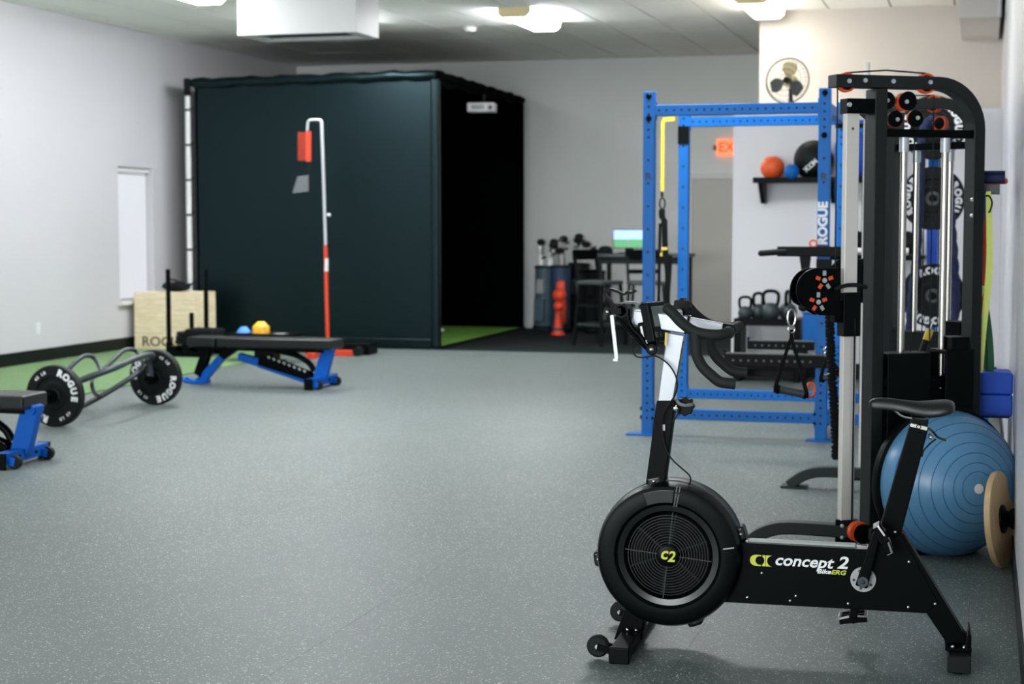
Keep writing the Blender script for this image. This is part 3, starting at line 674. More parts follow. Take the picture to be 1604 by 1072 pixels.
# ================================================================== twin tower cable machine
MROT = R(32); MY = 8.185; HB = .85; MX = -.553
mc_ = thing('cable_machine', 'tall black cable machine with chrome columns and orange pulleys beside the right wall', 'gym machine', (MX, MY, 0))
NEAR = Matrix.Translation((0, -HB, 0)) @ Matrix.Rotation(MROT, 4, 'Z')
FAR = Matrix.Diagonal((1, -1, 1, 1)) @ NEAR
Q = Plane((MX, MY-HB, 0), MROT)
def T(x, y, off=0.0): return Q.p(x, y, off)
for xf in (NEAR, FAR):
    near = xf is NEAR
    zc1 = 1.915
    MB(xf).bx(-.03, .032, -.018, .018, .03, zc1).build('column', 'brushed', mc_, bevel=.003)
    ch = MB(xf)
    for z in (1.83, .12, .07): ch.cyl((-.0+.0, -.0185, z), (0, -.016, z), .006, n=12)
    ch.build('column_bolt', 'gun', mc_)
    MB(xf).bx(-.036, .1, -.035, .035, 1.894, 1.958).build('column_bracket', 'black_metal', mc_, bevel=.003)
    MB(xf).bx(.092, .15, -.045, .045, 0.0, 2.0).build('post', 'grey_post', mc_, bevel=.004)
    # top beam bending down into the rear post
    o_ = [(-.092, 2.058)]+arc((.405, 1.832), .226, 90, 0, 10)+[(.631, 0)]+[(.577, 0)]+arc((.405, 1.832), .172, 0, 90, 10)+[(-.092, 2.004)]
    MB(xf).prism(o_, -.04, .04).build('top_beam', 'grey_post', mc_, bevel=.004)
    MB(xf).bx(.15, .578, -.025, .025, 1.797, 1.832).build('rod_bar', 'black_metal', mc_, bevel=.003)
    MB(xf).bx(.15, .578, -.03, .03, .0, .06).build('lower_bar', 'black_metal', mc_, bevel=.003)
    for s_ in (.256, .457): 
        rd = MB(xf).cyl((s_, 0, .06), (s_, 0, 1.8), .0155, n=20).build('guide_rod', 'chrome', mc_)
        MB(xf).cyl((s_, 0, 1.735), (s_, 0, 1.797), .021, n=20).build('rod_collar', 'silver', rd)
    # weight stack shroud: two front panels with a slot, back panel, inner plates
    for s0, s1, zt_ in ((.155, .362, .865), (.437, .577, .875)):
        MB(xf).bx(s0, s1, -.075, -.067, .02, zt_).bx(s0, s1, -.067, .06, zt_-.02, zt_).build('shroud_panel', 'black_plastic', mc_, bevel=.003)
    MB(xf).bx(.155, .577, .06, .068, .02, .86).build('shroud_back', 'base_black', mc_)
    MB(xf).bx(.47, .56, -.06, .05, .862, .93).build('stack_head', 'black_plastic', mc_, bevel=.004)
    for k in range(12): MB(xf).bx(.19, .53, -.05, .05, .07+.058*k, .07+.058*k+.052).build('weight_plate', 'black_metal', mc_)
    bo = MB(xf)
    for x_, y_ in ((1330, 127), (1355, 126), (1399, 127.5), (1457, 129)):
        q = T(x_, y_, -.04); bo.cyl((q.x, -.047, q.z), (q.x, -.039, q.z), .0095, n=14)
    q = T(1330, 164, -.035); bo.cyl((q.x, -.044, q.z), (q.x, -.034, q.z), .0095, n=14)
    for z in (1.53, 1.46): bo.cyl((.575, -.047, z), (.575, -.03, z), .009, n=12)
    bo.build('bolt', 'silver', mc_)
    MB(xf).bx(.572, .6, -.05, -.04, 1.43, 1.57).build('joint_plate', 'grey_post', mc_, bevel=.002)
    # pulleys
    def pulley(x, y, r, off, face=None, sh=(0, 0)):
        q = T(x, y, 0); c = Vector((q.x, off, q.z))
        pl = MB(xf).lathe([(r*.8, -.012), (r, -.014), (r, -.006), (r*.88, 0), (r, .006), (r, .014), (r*.8, .012), (r*.8, -.012)], c, (0, 1, 0), 32).build('pulley', 'orange', mc_)
        MB(xf).lathe([(r*.2, -.013), (r*.81, -.01), (r*.81, .01), (r*.2, .013)], c, (0, 1, 0), 24).build('pulley_web', 'black_plastic', pl)
        if face:
            MB(xf).lathe([(0, -.022), (face, -.022), (face, -.016), (0, -.016)], c+Vector((sh[0], 0, sh[1])), (0, 1, 0), 28).build('pulley_guard', 'black_metal', pl)
            MB(xf).lathe([(0, -.03), (.009, -.028), (.009, -.022)], c, (0, 1, 0), 14).build('guard_bolt', 'silver', pl)
    pulley(1325, 129, .042, .0); pulley(1450, 131, .044, .0)
    if near:
        pulley(1386, 158, .034, -.0, .038); pulley(1416, 160, .04, -.0, .041, (.009, .004))
        pulley(1407, 187, .034, .03, .036, (-.008, .002)); pulley(1435, 185, .034, .01, .037, (-.008, -.003))
    else: pulley(1462, 168, .038, .0, .036, (-.006, .006))
    # cables
    ca = MB(xf)
    a_, b_ = T(1325, 114, 0), T(1450, 115, 0)
    ca.tube([a_, a_+(b_-a_)*.5+Vector((0, 0, .012)), b_], .0035, 6)
    for x_, y0_, y1_ in ((1312, 134, 430), (1433, 180, 560), (1463, 150, 560)):
        u, v = T(x_, y0_, -.0), T(x_, y1_, -.0); ca.cyl(u, (u.x, u.y, v.z), .003, n=6)
    u = T(1339, 500, -.03); ca.cyl((u.x, -.03, u.z), (u.x, -.03, .14), .004, n=6)
    ca.build('cable', 'base_black', mc_)
    # low pulley at the column foot
    q = T(1344, 833, -.06)
    pl = MB(xf).lathe([(.0, -.012), (.045, -.016), (.045, -.008), (.038, 0), (.045, .008), (.045, .016), (0, .012)], (q.x, -.06, q.z), (0, 1, 0), 28).build('pulley', 'orange', mc_)
    MB(xf).lathe([(0, -.025), (.043, -.023), (.043, -.017), (0, -.017)], (q.x+.014, -.06, q.z-.008), (0, 1, 0), 28).build('pulley_guard', 'black_metal', pl)
    # trolley with two spoked pulley openings
    zt0 = T(1277, 455, -.03); g0 = T(1310, 424, -.03); zz = T(1277, 487, -.03)
    cx_, cz_ = zt0.x+.004, zt0.z
    tp = [(g0.x+.02, cz_+.094)]+arc((cx_, cz_), .094, 90, 215, 14)+[(cx_+.02, cz_-.108), (g0.x+.025, cz_-.108)]
    tr = MB(xf).prism(tp, -.034, -.028).prism(tp, .028, .034).prism([(x_*.97+cx_*.03, z_) for x_, z_ in tp], -.028, -.02).build('trolley', 'black_metal', mc_, bevel=.002)
    for hx, hy in ((1291.5, 439.5), (1282, 473.5)):
        h0 = T(hx, hy, -.035)
        MB(xf).lathe([(0, -.04), (.0105, -.039), (.0105, -.03)], (h0.x, 0, h0.z), (0, 1, 0), 14).build('trolley_hub', 'silver', tr)
        for k in range(5):
            a_ = R(90+72*k); c = Vector((h0.x+.031*math.cos(a_), 0, h0.z+.031*math.sin(a_)))
            rt = Matrix.Rotation(-a_, 3, 'Y')
            MB(xf).box(c+Vector((0, -.0345, 0)), (.022, .003, .016), rt).build('spoke_opening', 'orange' if (k % 3) else 'silver_grey', tr, bevel=.003)
    MB(xf).bx(-.038, .045, -.032, .032, T(1320, 527).z, T(1320, 458).z).build('carriage', 'black_plastic', mc_, bevel=.004)
    MB(xf).bx(-.075, -.035, -.02, .02, T(1320, 505).z, T(1320, 470).z).build('carriage_arm', 'black_metal', mc_, bevel=.003)
    zz_ = T(1325, 448).z
    MB(xf).tube(smooth([(-.09, -.045, zz_-.012), (-.04, -.055, zz_+.004), (.02, -.055, zz_+.004), (.06, -.045, zz_-.006)], 4), .009, 10).build('trolley_handle', 'black_rubber', mc_)
    kb = T(1258, 482, -.0)
    MB(xf).sphere((kb.x-.0, 0, kb.z), .021, 16, 10, (1, .9, .8)).build('cable_stop', 'black_rubber', mc_)
# arched feet (run straight out to the left)
for s_ in (-1, 1):
    yb = s_*HB
    ft = [(-.43, .012), (-.40, .035), (-.36, .062), (-.31, .082), (-.25, .092), (-.12, .092), (.12, .085)]
    MB().ribbon([Vector((v.x, yb, v.y)) for v in smooth([Vector((a_, b_, 0)) for a_, b_ in ft], 3)], .07, .055).build('foot', 'grey_post', mc_, bevel=.006)
    MB().bx(-.47, -.33, yb-.055, yb+.055, 0, .012).build('foot_plate', 'grey_post', mc_, bevel=.003)
    MB().bx(-.04, .05, yb-.03, yb+.03, .0, .14).build('column_shoe', 'black_metal', mc_, bevel=.003)
    MB().sphere((-.01, yb-.032, .115), .009, 12, 8).sphere((-.01, yb-.032, .065), .009, 12, 8).build('shoe_bolt', 'silver', mc_)
# grips and ties joining the two towers
pb = MB()
for x_, z_ in ((.0, 1.94), (.12, 1.97)): pb.cyl((x_, -HB+.06, z_), (x_, HB-.06, z_), .016)
pb.build('pull_up_bar', 'black_rubber', mc_)
MB().bx(.50, .56, -.37, .37, 1.6, 1.66).bx(.50, .56, -.37, .37, .1, .16).build('tie_bar', 'grey_post', mc_, bevel=.004)

# ---- stirrup handle hanging from the near trolley
Mp = Plane((MX-.2, MY-HB-.12, 0), R(18))
c = Mp.p(1240, 440); SL = Vector((c.x, c.y, c.z))
def handle(loc, rot, pl, name, label, hook_top, pts_grip, strap_top, hook=True, clip='steel'):
    t = thing(name, label, 'stirrup', loc, rot)
    gp = [pl.p(*pts_grip[0]), pl.p(*pts_grip[1])]
    dv = (gp[1]-gp[0]).normalized()
    gq = MB().tube([gp[0]+(gp[1]-gp[0])*k/6 for k in range(7)], [.019, .0172, .0172, .0172, .0172, .0172, .019], 14).build('grip', 'gun', t)
    for k in (0, 1): MB().cyl(gp[k]-dv*.006, gp[k]+dv*.006, .021, n=18).build('grip_flange', 'black_plastic', gq)
    s0 = pl.p(*strap_top)
    for k in (0, 1):
        e = gp[k]+(-dv if k == 0 else dv)*.008
        mid = s0+(e-s0)*.55+Vector((-.004 if k == 0 else .004, 0, 0))
        MB().ribbon([s0+Vector((0, 0, .03)), s0, mid, e+Vector((0, 0, .012)), e-Vector((0, 0, .014))], [.013, .017, .021, .022, .02], .004, (1, .3, .35 if k == 0 else -.35)).build('strap', 'black_fabric', t)
    if hook:
        h0 = pl.p(*hook_top); L = (h0-s0).length*.62
        m = MB(); cz = h0-Vector((0, 0, L*.5)); ring = []
        for k in range(20):
            a_ = 2*PI*k/20; ring.append(cz+Vector((.017*math.cos(a_), 0, L*.5*math.sin(a_))))
        m.tube(ring, .0042, 8, closed=True)
        m.torus(cz-Vector((0, 0, L*.5+.013)), (0, 1, 0), .014, .0035, 20, 8)
        m.build('carabiner', clip, t)
    return t
hd = handle((MX-.2, MY-HB-.12, 0), R(18), Mp, 'pulley_stirrup', 'stirrup handle with grey grip and black strap hanging from steel carabiner at cable machine', (1240, 485), ((1218, 610), (1260, 618)), (1239.5, 528))
Mp2 = Plane((MX-.25, MY+HB-.35, 0), R(5))
hd2 = handle((MX-.25, MY+HB-.35, 0), R(5), Mp2, 'pulley_stirrup', 'partly hidden grey grip handle beside the blue upright, behind the black frayed rope', (1296, 545), ((1288, 594), (1312, 585)), (1297, 555), True)
t = thing('clip_ring', 'small orange oval ring clip hanging beside the stirrup handle grip', 'clip', tuple(Mp.M @ Mp.p(1270, 611, .05)), R(18))
r_ = [(.017*math.cos(2*PI*k/24), 0, .03*math.sin(2*PI*k/24)) for k in range(24)]
MB().tube(r_, .0065, 8, closed=True).build('ring', 'orange', t)
MB().cyl((0, 0, .028), (0, 0, .06), .003, n=6).build('clip_cord', 'black_fabric', t)
# black frayed rope behind the chrome column
Rp = Plane((MX-.1, MY+.2, 0), 0)
t = thing('gym_rope', 'thick frayed black rope hanging in front of the right blue upright', 'rope', (MX-.1, MY+.2, 0))
pts = smooth([Rp.p(x, y) for x, y in ((1299, 488), (1301, 540), (1304, 600), (1308, 660), (1310, 720))], 10)
m = MB().tube(pts, [.018+.006*math.sin(i*2.1)+random.uniform(-.003, .004) for i in range(len(pts))], 10)
m.build('rope_strand', 'black_fabric', t)
m = MB()
for i, p_ in enumerate(pts[1:-1]):
    m.torus(p_, (.3*math.sin(i), .2, 1), .019, .007, 12, 6)
m.build('rope_fray', 'black_fabric', t)
MB().cyl(pts[0]-Vector((0, 0, .01)), pts[0]+Vector((0, 0, .06)), .012).torus(pts[0]+Vector((0, 0, .07)), (0, 1, 0), .018, .005).build('rope_clasp', 'steel', t)

# ---- half-ball trainer leaning on the shroud
nrm = Vector((math.sin(R(31)), -math.cos(R(31)), -.0)).normalized()
bc = at_y(1481, 757, 7.41)
t = thing('balance_dome', 'big blue half ball balance trainer with black base leaning behind the bike saddle', 'balance trainer', (bc.x, bc.y, 0))
cz = Vector((0, 0, bc.z)); Rb = .317; tilt = Vector((nrm.x, nrm.y, .06)).normalized()
prof = [(Rb, 0)]+[(Rb*math.cos(R(a_)), .27*math.sin(R(a_))) for a_ in range(6, 90, 6)]+[(0.0, .27)]
MB().lathe(prof, cz, tilt, 56).build('dome', 'blue_ball', t, angle=60)
rg = MB()
for a_ in (20, 32, 43, 53, 62, 70, 77): rg.torus(cz+tilt*(.27*math.sin(R(a_))), tilt, Rb*math.cos(R(a_)), .0022, 56, 6)
rg.build('dome_rib', 'blue_dark', t)
MB().lathe([(0, -.05), (Rb*.97, -.05), (Rb*1.05, -.035), (Rb*1.065, -.012), (Rb*1.05, .008), (Rb*.98, .012)], cz, tilt, 56).build('base_plate', 'black_plastic', t)
vl = MB().lathe([(0.021, .001), (.021, .0035), (0, .004)], cz+tilt*.2695, tilt, 20).build('valve_cap', 'white_plastic', t)
# ---- wobble board on the wall
wc = at_y(1566, 803, 7.17)
t = thing('wobble_board', 'round wooden wobble board with black knob propped against the right wall', 'wobble board', (wc.x, wc.y, 0))
nr = Vector((.96, -.25, .1)).normalized(); cz = Vector((0, 0, .2))
MB().lathe([(0, -.012), (.198, -.012), (.2, -.008), (.2, .008), (.198, .012), (0, .012)], cz, nr, 56).build('board', 'board_wood', t)
kb = MB().lathe([(.06, .012), (.058, .02), (.04, .028), (.03, .04), (.042, .05), (.045, .062), (.03, .072), (0, .075)], cz, nr, 32).build('knob', 'black_plastic', t)
# ---- wire rack with yoga blocks
t = thing('wire_rack', 'black wire storage rack by the right wall holding the blue foam blocks', 'rack', (.06, 7.92, 0))
m = MB()
for x_ in (-.085, .075):
    for y_ in (-.12, .12): m.cyl((x_, y_, 0), (x_, y_, .59), .007, n=8)
m.build('rack_post', 'silver', t)
for z in (.12, .33, .555):
    m = MB().bx(-.085, .075, -.125, -.118, z-.004, z+.004).bx(-.085, .075, .118, .125, z-.004, z+.004)
    for k in range(7): m.cyl((-.085+k*.0265, -.12, z), (-.085+k*.0265, .12, z), .003, n=6)
    m.build('wire_shelf', 'base_black', t)
for k, (z, lb) in enumerate(((.5345+.03, 'lower blue foam yoga block of the pair beside the cable machine'), (.663, 'upper blue foam yoga block of the pair beside the cable machine'))):
    q = thing('yoga_block', lb, 'yoga block', (.058, 7.84, z), R(3), 'blue foam yoga blocks')
    MB().bx(-.088, .08, -.11, .11, 0, .0975).build('block', 'blue_foam', q, bevel=.012, seg=3)
# ---- peg on the rear post with foam roll, tube and bands
pg0 = at_y(1548, 297, 7.72)
t = thing('wall_peg', 'short square grey steel peg sticking out right of the cable machine', 'bracket', (pg0.x, 7.72, pg0.z))
MB().bx(-.07, .045, -.025, .025, -.022, .022).build('peg_tube', 'dark_grey', t, bevel=.003)
MB().bx(.043, .049, -.026, .026, -.023, .023).build('peg_cap', 'gun', t, bevel=.002)
t = thing('foam_roll', 'rolled navy foam mat lying on the grey peg', 'mat', (pg0.x-.03, 7.72, pg0.z+.024))
m = MB()
sp = []
for i in range(40):
    a_ = i*.38; r_ = .006+.0042*a_/2; sp.append(Vector((0, r_*math.cos(a_), .0275+r_*math.sin(a_)*.8)))
m = MB().ribbon([Vector((.035, v.y, v.z)) for v in sp], .13, .006, (1, 0, 0)); m.build('roll', 'navy', t)
t = thing('orange_baton', 'short orange rod end poking out behind the navy foam roll', 'rod', (pg0.x+.02, 7.79, pg0.z+.024))
MB().cyl((-.12, 0, .014), (.05, 0, .014), .014).sphere((.05, 0, .014), .014).build('rod', 'orange', t)
def band(name, label, col, pts, w, Y):
    t = thing(name, label, 'exercise band', (pg0.x, Y, 0)); pl = Plane((pg0.x, Y, 0), 0)
    q = smooth([pl.p(x, y) for x, y in pts], 5)
    n_ = len(q)
    MB().ribbon(q, w, .003, (1, .35, 0)).build('band_loop', col, t)
    return t
band('exercise_band', 'long pale lime exercise band hanging below the grey peg', 'lime', [(1549, 300), (1548, 312), (1549, 400), (1544, 470), (1537, 540), (1533, 578), (1536, 578), (1541, 520), (1551, 420), (1549, 312)], .022, 7.66)
band('exercise_band', 'lime strap end crossing the dark rear post at mid height', 'lime', [(1532, 473), (1537, 460), (1542, 448)], .02, 7.66)
band('exercise_band', 'orange red resistance tube hanging behind the lime band', 'red', [(1545, 306), (1541, 400), (1537, 500), (1532, 530), (1531, 560), (1535, 575), (1537, 540), (1543, 420), (1547, 306)], .014, 7.74)
band('exercise_band', 'dark green exercise band hanging behind the lime band', 'green', [(1543, 306), (1537, 370), (1540, 450), (1549, 520), (1552, 575), (1546, 575), (1537, 470), (1538, 360), (1545, 306)], .03, 7.8)
band('exercise_band', 'short bright blue band loop hung at the left of the peg', 'blue', [(1537, 304), (1536, 325), (1535, 342), (1538, 342), (1539, 304)], .024, 7.7)
t = thing('hook_strap', 'small black hook strap at the top of the lime band', 'strap', (pg0.x, 7.64, 0)); pl = Plane((pg0.x, 7.64, 0), 0)
MB().tube(smooth([pl.p(x, y) for x, y in ((1544, 307), (1550, 308), (1554, 318), (1551, 330), (1548, 333))], 4), .004, 8).build('hook', 'base_black', t)
# yellow capped black tube hanging in the slot
pl = Plane((-.18, 7.95, 0), R(20)); 
t = thing('jump_rope', 'black jump rope grip with yellow end hanging between the two weight shrouds', 'jump rope', (-.18, 7.95, 0), R(20))
MB().cyl(pl.p(1451, 533), pl.p(1441, 560), .0165).build('grip', 'black_rubber', t)
MB().cyl(pl.p(1457, 516), pl.p(1451, 533), .0175).build('sleeve', 'yellow', t)
MB().cyl(pl.p(1460, 506), pl.p(1457, 516), .003, n=6).build('cord', 'steel', t)
# pale pole standing behind the machine
q = at_y(1359, 98, 9.45)
t = thing('steel_pole', 'thin pale steel pole standing behind cable machine, its tip above the top beam', 'pole', (q.x, 9.45, 0))
MB().cyl((0, 0, .02), (0, 0, q.z), .0165, n=16).build('pole_tube', 'brushed', t)
MB().cyl((0, 0, 0), (0, 0, .02), .09, n=24).build('pole_foot', 'black_metal', t)
# ================================================================== blue power rack
XA, XB_, XC = -2.139, -.993, -.345; Y0, Y1 = 10.95+.038, 12.29+.038; HR = 2.286; U = .038
rk = thing('power_rack', 'large blue steel power rack with perforated uprights in front of the white partition', 'power rack', (XB_, Y0, 0))
def L(x, y, z): return Vector((x-XB_, y-Y0, z))
def upright(x, y, h, holes=True):
    c = L(x, y, 0)
    u_ = MB().bx(c.x-U, c.x+U, c.y-U, c.y+U, 0.008, h).build('upright', 'blue', rk, bevel=.005)
    hm = MB(); zs = [.12+.05*i for i in range(9)]+[.62+.152*i for i in range(int((h-.9)/.152))]+[h-.05*i-.05 for i in range(6)]
    for z in zs:
        if z < h-.02: hm.cyl((c.x, c.y-U-.0008, z), (c.x, c.y-U+.004, z), .0085, n=12).cyl((c.x-U-.0008, c.y, z), (c.x-U+.004, c.y, z), .0085, n=12)
    hm.build('bolt_hole', 'base_black', u_, kind='stuff')
    return u_
FL, FR, BL, BR, BC = (upright(XA, Y0, HR), upright(XB_, Y0, HR), upright(XA, Y1, HR), upright(XB_, Y1, HR), upright(XC, Y1, 2.25))
for x, y, d in ((XA, Y0, -.045), (XB_, Y0, 0), (XA, Y1, -.045), (XB_, Y1, 0), (XC, Y1, 0)):
    c = L(x, y, 0); w = .095
    MB().bx(c.x-w+d, c.x+w+d*.3, c.y-.06, c.y+.06, 0, .012).build('base_plate', 'blue', rk, bevel=.003)
def beam(x0, x1, y, z, h=.07, m='blue', n0=.05):
    a, b = L(x0, y, z), L(x1, y, z)
    bm_ = MB().bx(a.x+U, b.x-U, a.y-.033, a.y+.033, z-h/2, z+h/2).build('crossmember', m, rk, bevel=.004)
    hm = MB(); n = int((b.x-a.x-2*U-.04)/.05)
    for i in range(n+1):
        x = a.x+U+.03+i*.05
        hm.cyl((x, a.y-.0338, z), (x, a.y-.029, z), .0078, n=10)
    hm.build('bolt_hole', 'base_black', bm_, kind='stuff')
    for s_, xx in ((1, a.x+U), (-1, b.x-U)): MB().bx(xx-.005, xx+.005, a.y-.04, a.y+.04, z-.06, z+.06).build('end_plate', 'blue', bm_)
    return bm_
beam(XA, XB_, Y0, 2.162); beam(XA, XB_, Y1, 2.162); beam(XA, XB_, Y0, .15); beam(XA, XB_, Y1, .15)
beam(XB_, XC+.0, Y1, .15); beam(XB_, XC, Y1, 2.1)
for z in (2.162, .15):
    a, b = L(XB_, Y0, z), L(XB_, Y1, z)
    MB().bx(a.x-.033, a.x+.033, a.y+U, b.y-U, z-.035, z+.035).build('side_member', 'blue', rk, bevel=.004)
# front beam of the storage bay and its far end post
XD = .02
u2 = upright(XD, Y0, .5)
beam(XB_, XD, Y0, .15)
# bolts
def bolt(x, y, z):
    c = L(x, y, z); b = MB().lathe([(0, -.014), (.012, -.012), (.017, -.004), (.02, 0)], (c.x, c.y-U, z), (0, 1, 0), 14).build('bolt', 'black_metal', rk)
for x in (XA,): bolt(x, Y0, HR-.03); bolt(x, Y0, 2.11)
bolt(XB_, Y0, HR-.03); bolt(XB_, Y0, 1.985)
for x in (XA, XB_):
    for z in (.18, .12):
        c = L(x, Y0, z); s_ = 1 if x == XA else -1
        MB().cyl((c.x-s_*(U+.014), c.y, z), (c.x-s_*U, c.y, z), .014, n=12).cyl((c.x+s_*U, c.y-.045, z), (c.x+s_*(U+.0), c.y-.032, z), .01, n=10).build('side_bolt', 'black_metal', rk)
# lettering on the two front uprights
for x in (XA, XB_):
    c = L(x, Y0, 0); yy = at_y(1013 if x == XA else 1291, 277, Y0).z
    MB().text('R', T3(c.x, c.y-U-.001, yy) @ FACE, .062, .0008, bold=.002, xs=1.15).build('letter_mark', 'dark_print', rk)
c = L(XB_, Y0, 0); z0 = at_y(1291, 350, Y0-U).z
MB().text('ROGUE', T3(c.x, c.y-U-.0015, z0) @ FACE @ Matrix.Rotation(PI/2, 4, 'Z'), .082, .001, bold=.004).build('lettering', 'white_print', rk)
MB().bx(c.x-U-.004, c.x+U+.004, c.y-U-.006, c.y+U+.006, at_y(1291, 388, Y0).z-.02, at_y(1291, 388, Y0).z+.01).build('band_collar', 'black_metal', rk, bevel=.003)
# black sleeve at the head of the rear left upright
c = L(XA, Y1, 0); MB().bx(c.x-U-.003, c.x+U+.003, c.y-U-.012, c.y-U, 2.0, 2.13).build('strap_anchor', 'black_metal', rk, bevel=.003)
# spotter arms (bars with raised lip)
def spotter(x0px, x1px, ytop, ybot, Y, lip):
    a, b = at_y(x0px, (ytop+ybot)/2, Y), at_y(x1px, (ytop+ybot)/2, Y); h = abs(at_y(x0px, ytop, Y).z-at_y(x0px, ybot, Y).z); z = (a.z+b.z)/2
    A, B_ = L(a.x, Y, z), L(b.x, Y, z)
    m = MB().bx(A.x, B_.x, A.y-.03, A.y+.03, z-h/2, z+h/2)
    m.bx(A.x, A.x+.012, A.y-.03, A.y+.03, z+h/2-.01, z+h/2+.03)
    o = m.build('spotter_arm', 'black_metal', rk, bevel=.003)
    hm = MB()
    for i in range(int((B_.x-A.x-.08)/.05)): hm.cyl((A.x+.06+.05*i, A.y-.031, z), (A.x+.06+.05*i, A.y-.027, z), .008, n=10)
    hm.build('arm_hole', 'gun', o, kind='stuff')
    MB().bx(A.x, B_.x-.02, A.y-.03, A.y+.03, z+h/2, z+h/2+.008).build('arm_pad', 'dark_grey', o)
spotter(1135, 1297, 556, 575, Y0-.07, True); spotter(1171, 1276, 535, 548, Y1-.07, True)
# dip attachment
a = at_y(1218, 394, Y0-.1); b = at_y(1318, 393, Y0-.1); A, B_ = L(a.x, a.y, a.z), L(b.x, b.y, b.z)
da = MB().bx(A.x, B_.x, A.y-.03, A.y+.03, A.z-.032, A.z+.032).build('dip_beam', 'black_metal', rk, bevel=.004)
e = L(*at_y(1192, 397, Y0-.14)); f_ = L(*at_y(1232, 394, Y0-.12))
MB().cyl(e, f_, .02, n=16).sphere(e, .02, 14, 8).build('dip_grip', 'black_rubber', da)
c = L(*at_y(1263, 411, Y0-.08)); MB().prism([(c.x-.045, c.z+.05), (c.x+.03, c.z+.05), (c.x+.02, c.z-.05), (c.x-.03, c.z-.05)], c.y-.02, c.y+.02).build('dip_gusset', 'black_metal', da)
c = L(*at_y(1291, 411, Y0-.06)); MB().bx(c.x-.05, c.x+.05, c.y-.012, c.y+.012, c.z-.08, c.z+.02).build('dip_mount', 'black_metal', da)
c = L(*at_y(1274, 382, Y0-.1)); MB().torus(c, (0, 1, 0), .022, .006, 20, 8).build('safety_ring', 'orange', da)
# J hooks / cups, barbell
c = L(XB_+.3, Y1-.1, 0)
bz = at_y(1345, 394, 11.6).z
t = thing('barbell', 'steel barbell end showing between chrome column and dark post of the cable machine', 'barbell', (-.86, 11.6, bz))
MB().cyl((0, 0, 0), (.38, 0, 0), .025, n=20).build('sleeve', 'brushed', t)
MB().cyl((-.02, 0, 0), (-.012, 0, 0), .037, n=20).cyl((-.5, 0, 0), (-.02, 0, 0), .014, n=14).build('shaft', 'steel', t)
t['label'] = 'steel barbell sleeve visible between the chrome column and the dark post'
jh = MB().bx(L(-.9, 11.6, 0).x, L(-.45, 11.6, 0).x, L(0, 11.58, 0).y, L(0, 11.62, 0).y, bz-.06, bz-.027).bx(L(XB_, 0, 0).x-.02, L(-.88, 0, 0).x, L(0, 11.58, 0).y, L(0, Y1, 0).y, bz-.06, bz-.027).build('bar_holder', 'black_metal', rk)
MB().cyl((L(-.78, 0, 0).x, L(0, 11.75, 0).y, .0), (L(-.78, 0, 0).x, L(0, 11.75, 0).y, 2.1), .025).build('band_post', 'black_metal', rk)
MB().bx(L(-.99, 0, 0).x, L(-.78, 0, 0).x, L(0, 11.735, 0).y, L(0, 11.765, 0).y, 2.07, 2.1).build('band_post_arm', 'black_metal', rk)
# pegs with bumper plates, rope
def bumper(mbT, parent, r=.225, th=.07, t1='ROGUE', ca=(45, 225), sm=('45 LB', (-45, 135))):
    def X(m): m.xf = mbT; return m
    X(MB()).lathe([(.05, -th*.36), (.06, -th*.42), (.095, -th*.42), (.1, -th*.34), (.135, -th*.34), (.14, -th*.5), (r*.965, -th*.5), (r, -th*.36), (r, th*.36), (r*.965, th*.5), (.14, th*.5), (.135, th*.34), (.05, th*.36)], (0, 0, 0), (0, 1, 0), 56).build('plate_disc', 'black_rubber', parent, angle=30)
    X(MB()).lathe([(.026, -th*.37), (.05, -th*.38), (.05, th*.38), (.026, th*.37), (.026, -th*.37)], (0, 0, 0), (0, 1, 0), 28).build('hub_ring', 'gun', parent)
    Tf = mbT @ T3(0, -th*.5-.0006, 0) @ FACE
    for a in ca: MB().ring_text(t1, Tf, r*.785, .064, R(a), .86, .0042).build('lettering', 'white_print', parent)
    for a in sm[1]: MB().ring_text(sm[0], Tf, r*.79, .03, R(a), .7, .001).build('weight_lettering', 'white_print', parent)
yp = Y1-U-.16
lab = ('topmost black bumper plate on the storage post, under the navy rope', 'middle black bumper plate on the storage post with arched white lettering', 'lowest black bumper plate on the storage post behind the weight shrouds')
for k, py in enumerate((200, 311, 463)):
    q = at_y(1461, py, yp); c = L(q.x, yp, q.z)
    MB().cyl((c.x, c.y-.13, c.z), (c.x, L(0, Y1, 0).y-U, c.z), .0245, n=18).build('storage_peg', 'black_metal', rk)
    t = thing('bumper_plate', lab[k], 'weight plate', (q.x, yp, q.z), 0, 'bumper plates on the storage post')
    bumper(Matrix.Identity(4) @ Matrix.Rotation(R((0, 0, 5)[k]), 4, 'Y'), t, r=.222, th=.08, ca=((75, 255), (95, 275), (5, 185))[k])
q = at_y(1463, 195, yp-.1); zt_ = q.z
t = thing('battle_rope', 'thick navy rope looped over the top storage peg and hanging to both sides', 'rope', (q.x, yp-.13, 0))
pl = Plane((q.x, yp-.13, 0), 0)
pts = [(1424, 530), (1428, 470), (1436, 400), (1440, 300), (1443, 240), (1446, 208), (1453, 192), (1463, 187), (1474, 192), (1482, 208), (1486, 250), (1489, 330), (1494, 400), (1497, 470), (1492, 530)]
cen = smooth([pl.p(x, y) for x, y in pts], 8)
for k in range(3):
    sp = []
    for i, c in enumerate(cen):
        a = i*.75+k*2*PI/3; tg = (cen[min(i+1, len(cen)-1)]-cen[max(i-1, 0)]).normalized(); n1 = tg.cross(Vector((0, 1, 0))).normalized()
        sp.append(c+n1*(.017*math.cos(a))+Vector((0, .017*math.sin(a), 0)))
    MB().tube(sp, .0175, 8).build('rope_strand', 'navy', t)
pts = [(1423, 560), (1421, 500), (1416, 440), (1417, 500), (1420, 560)]
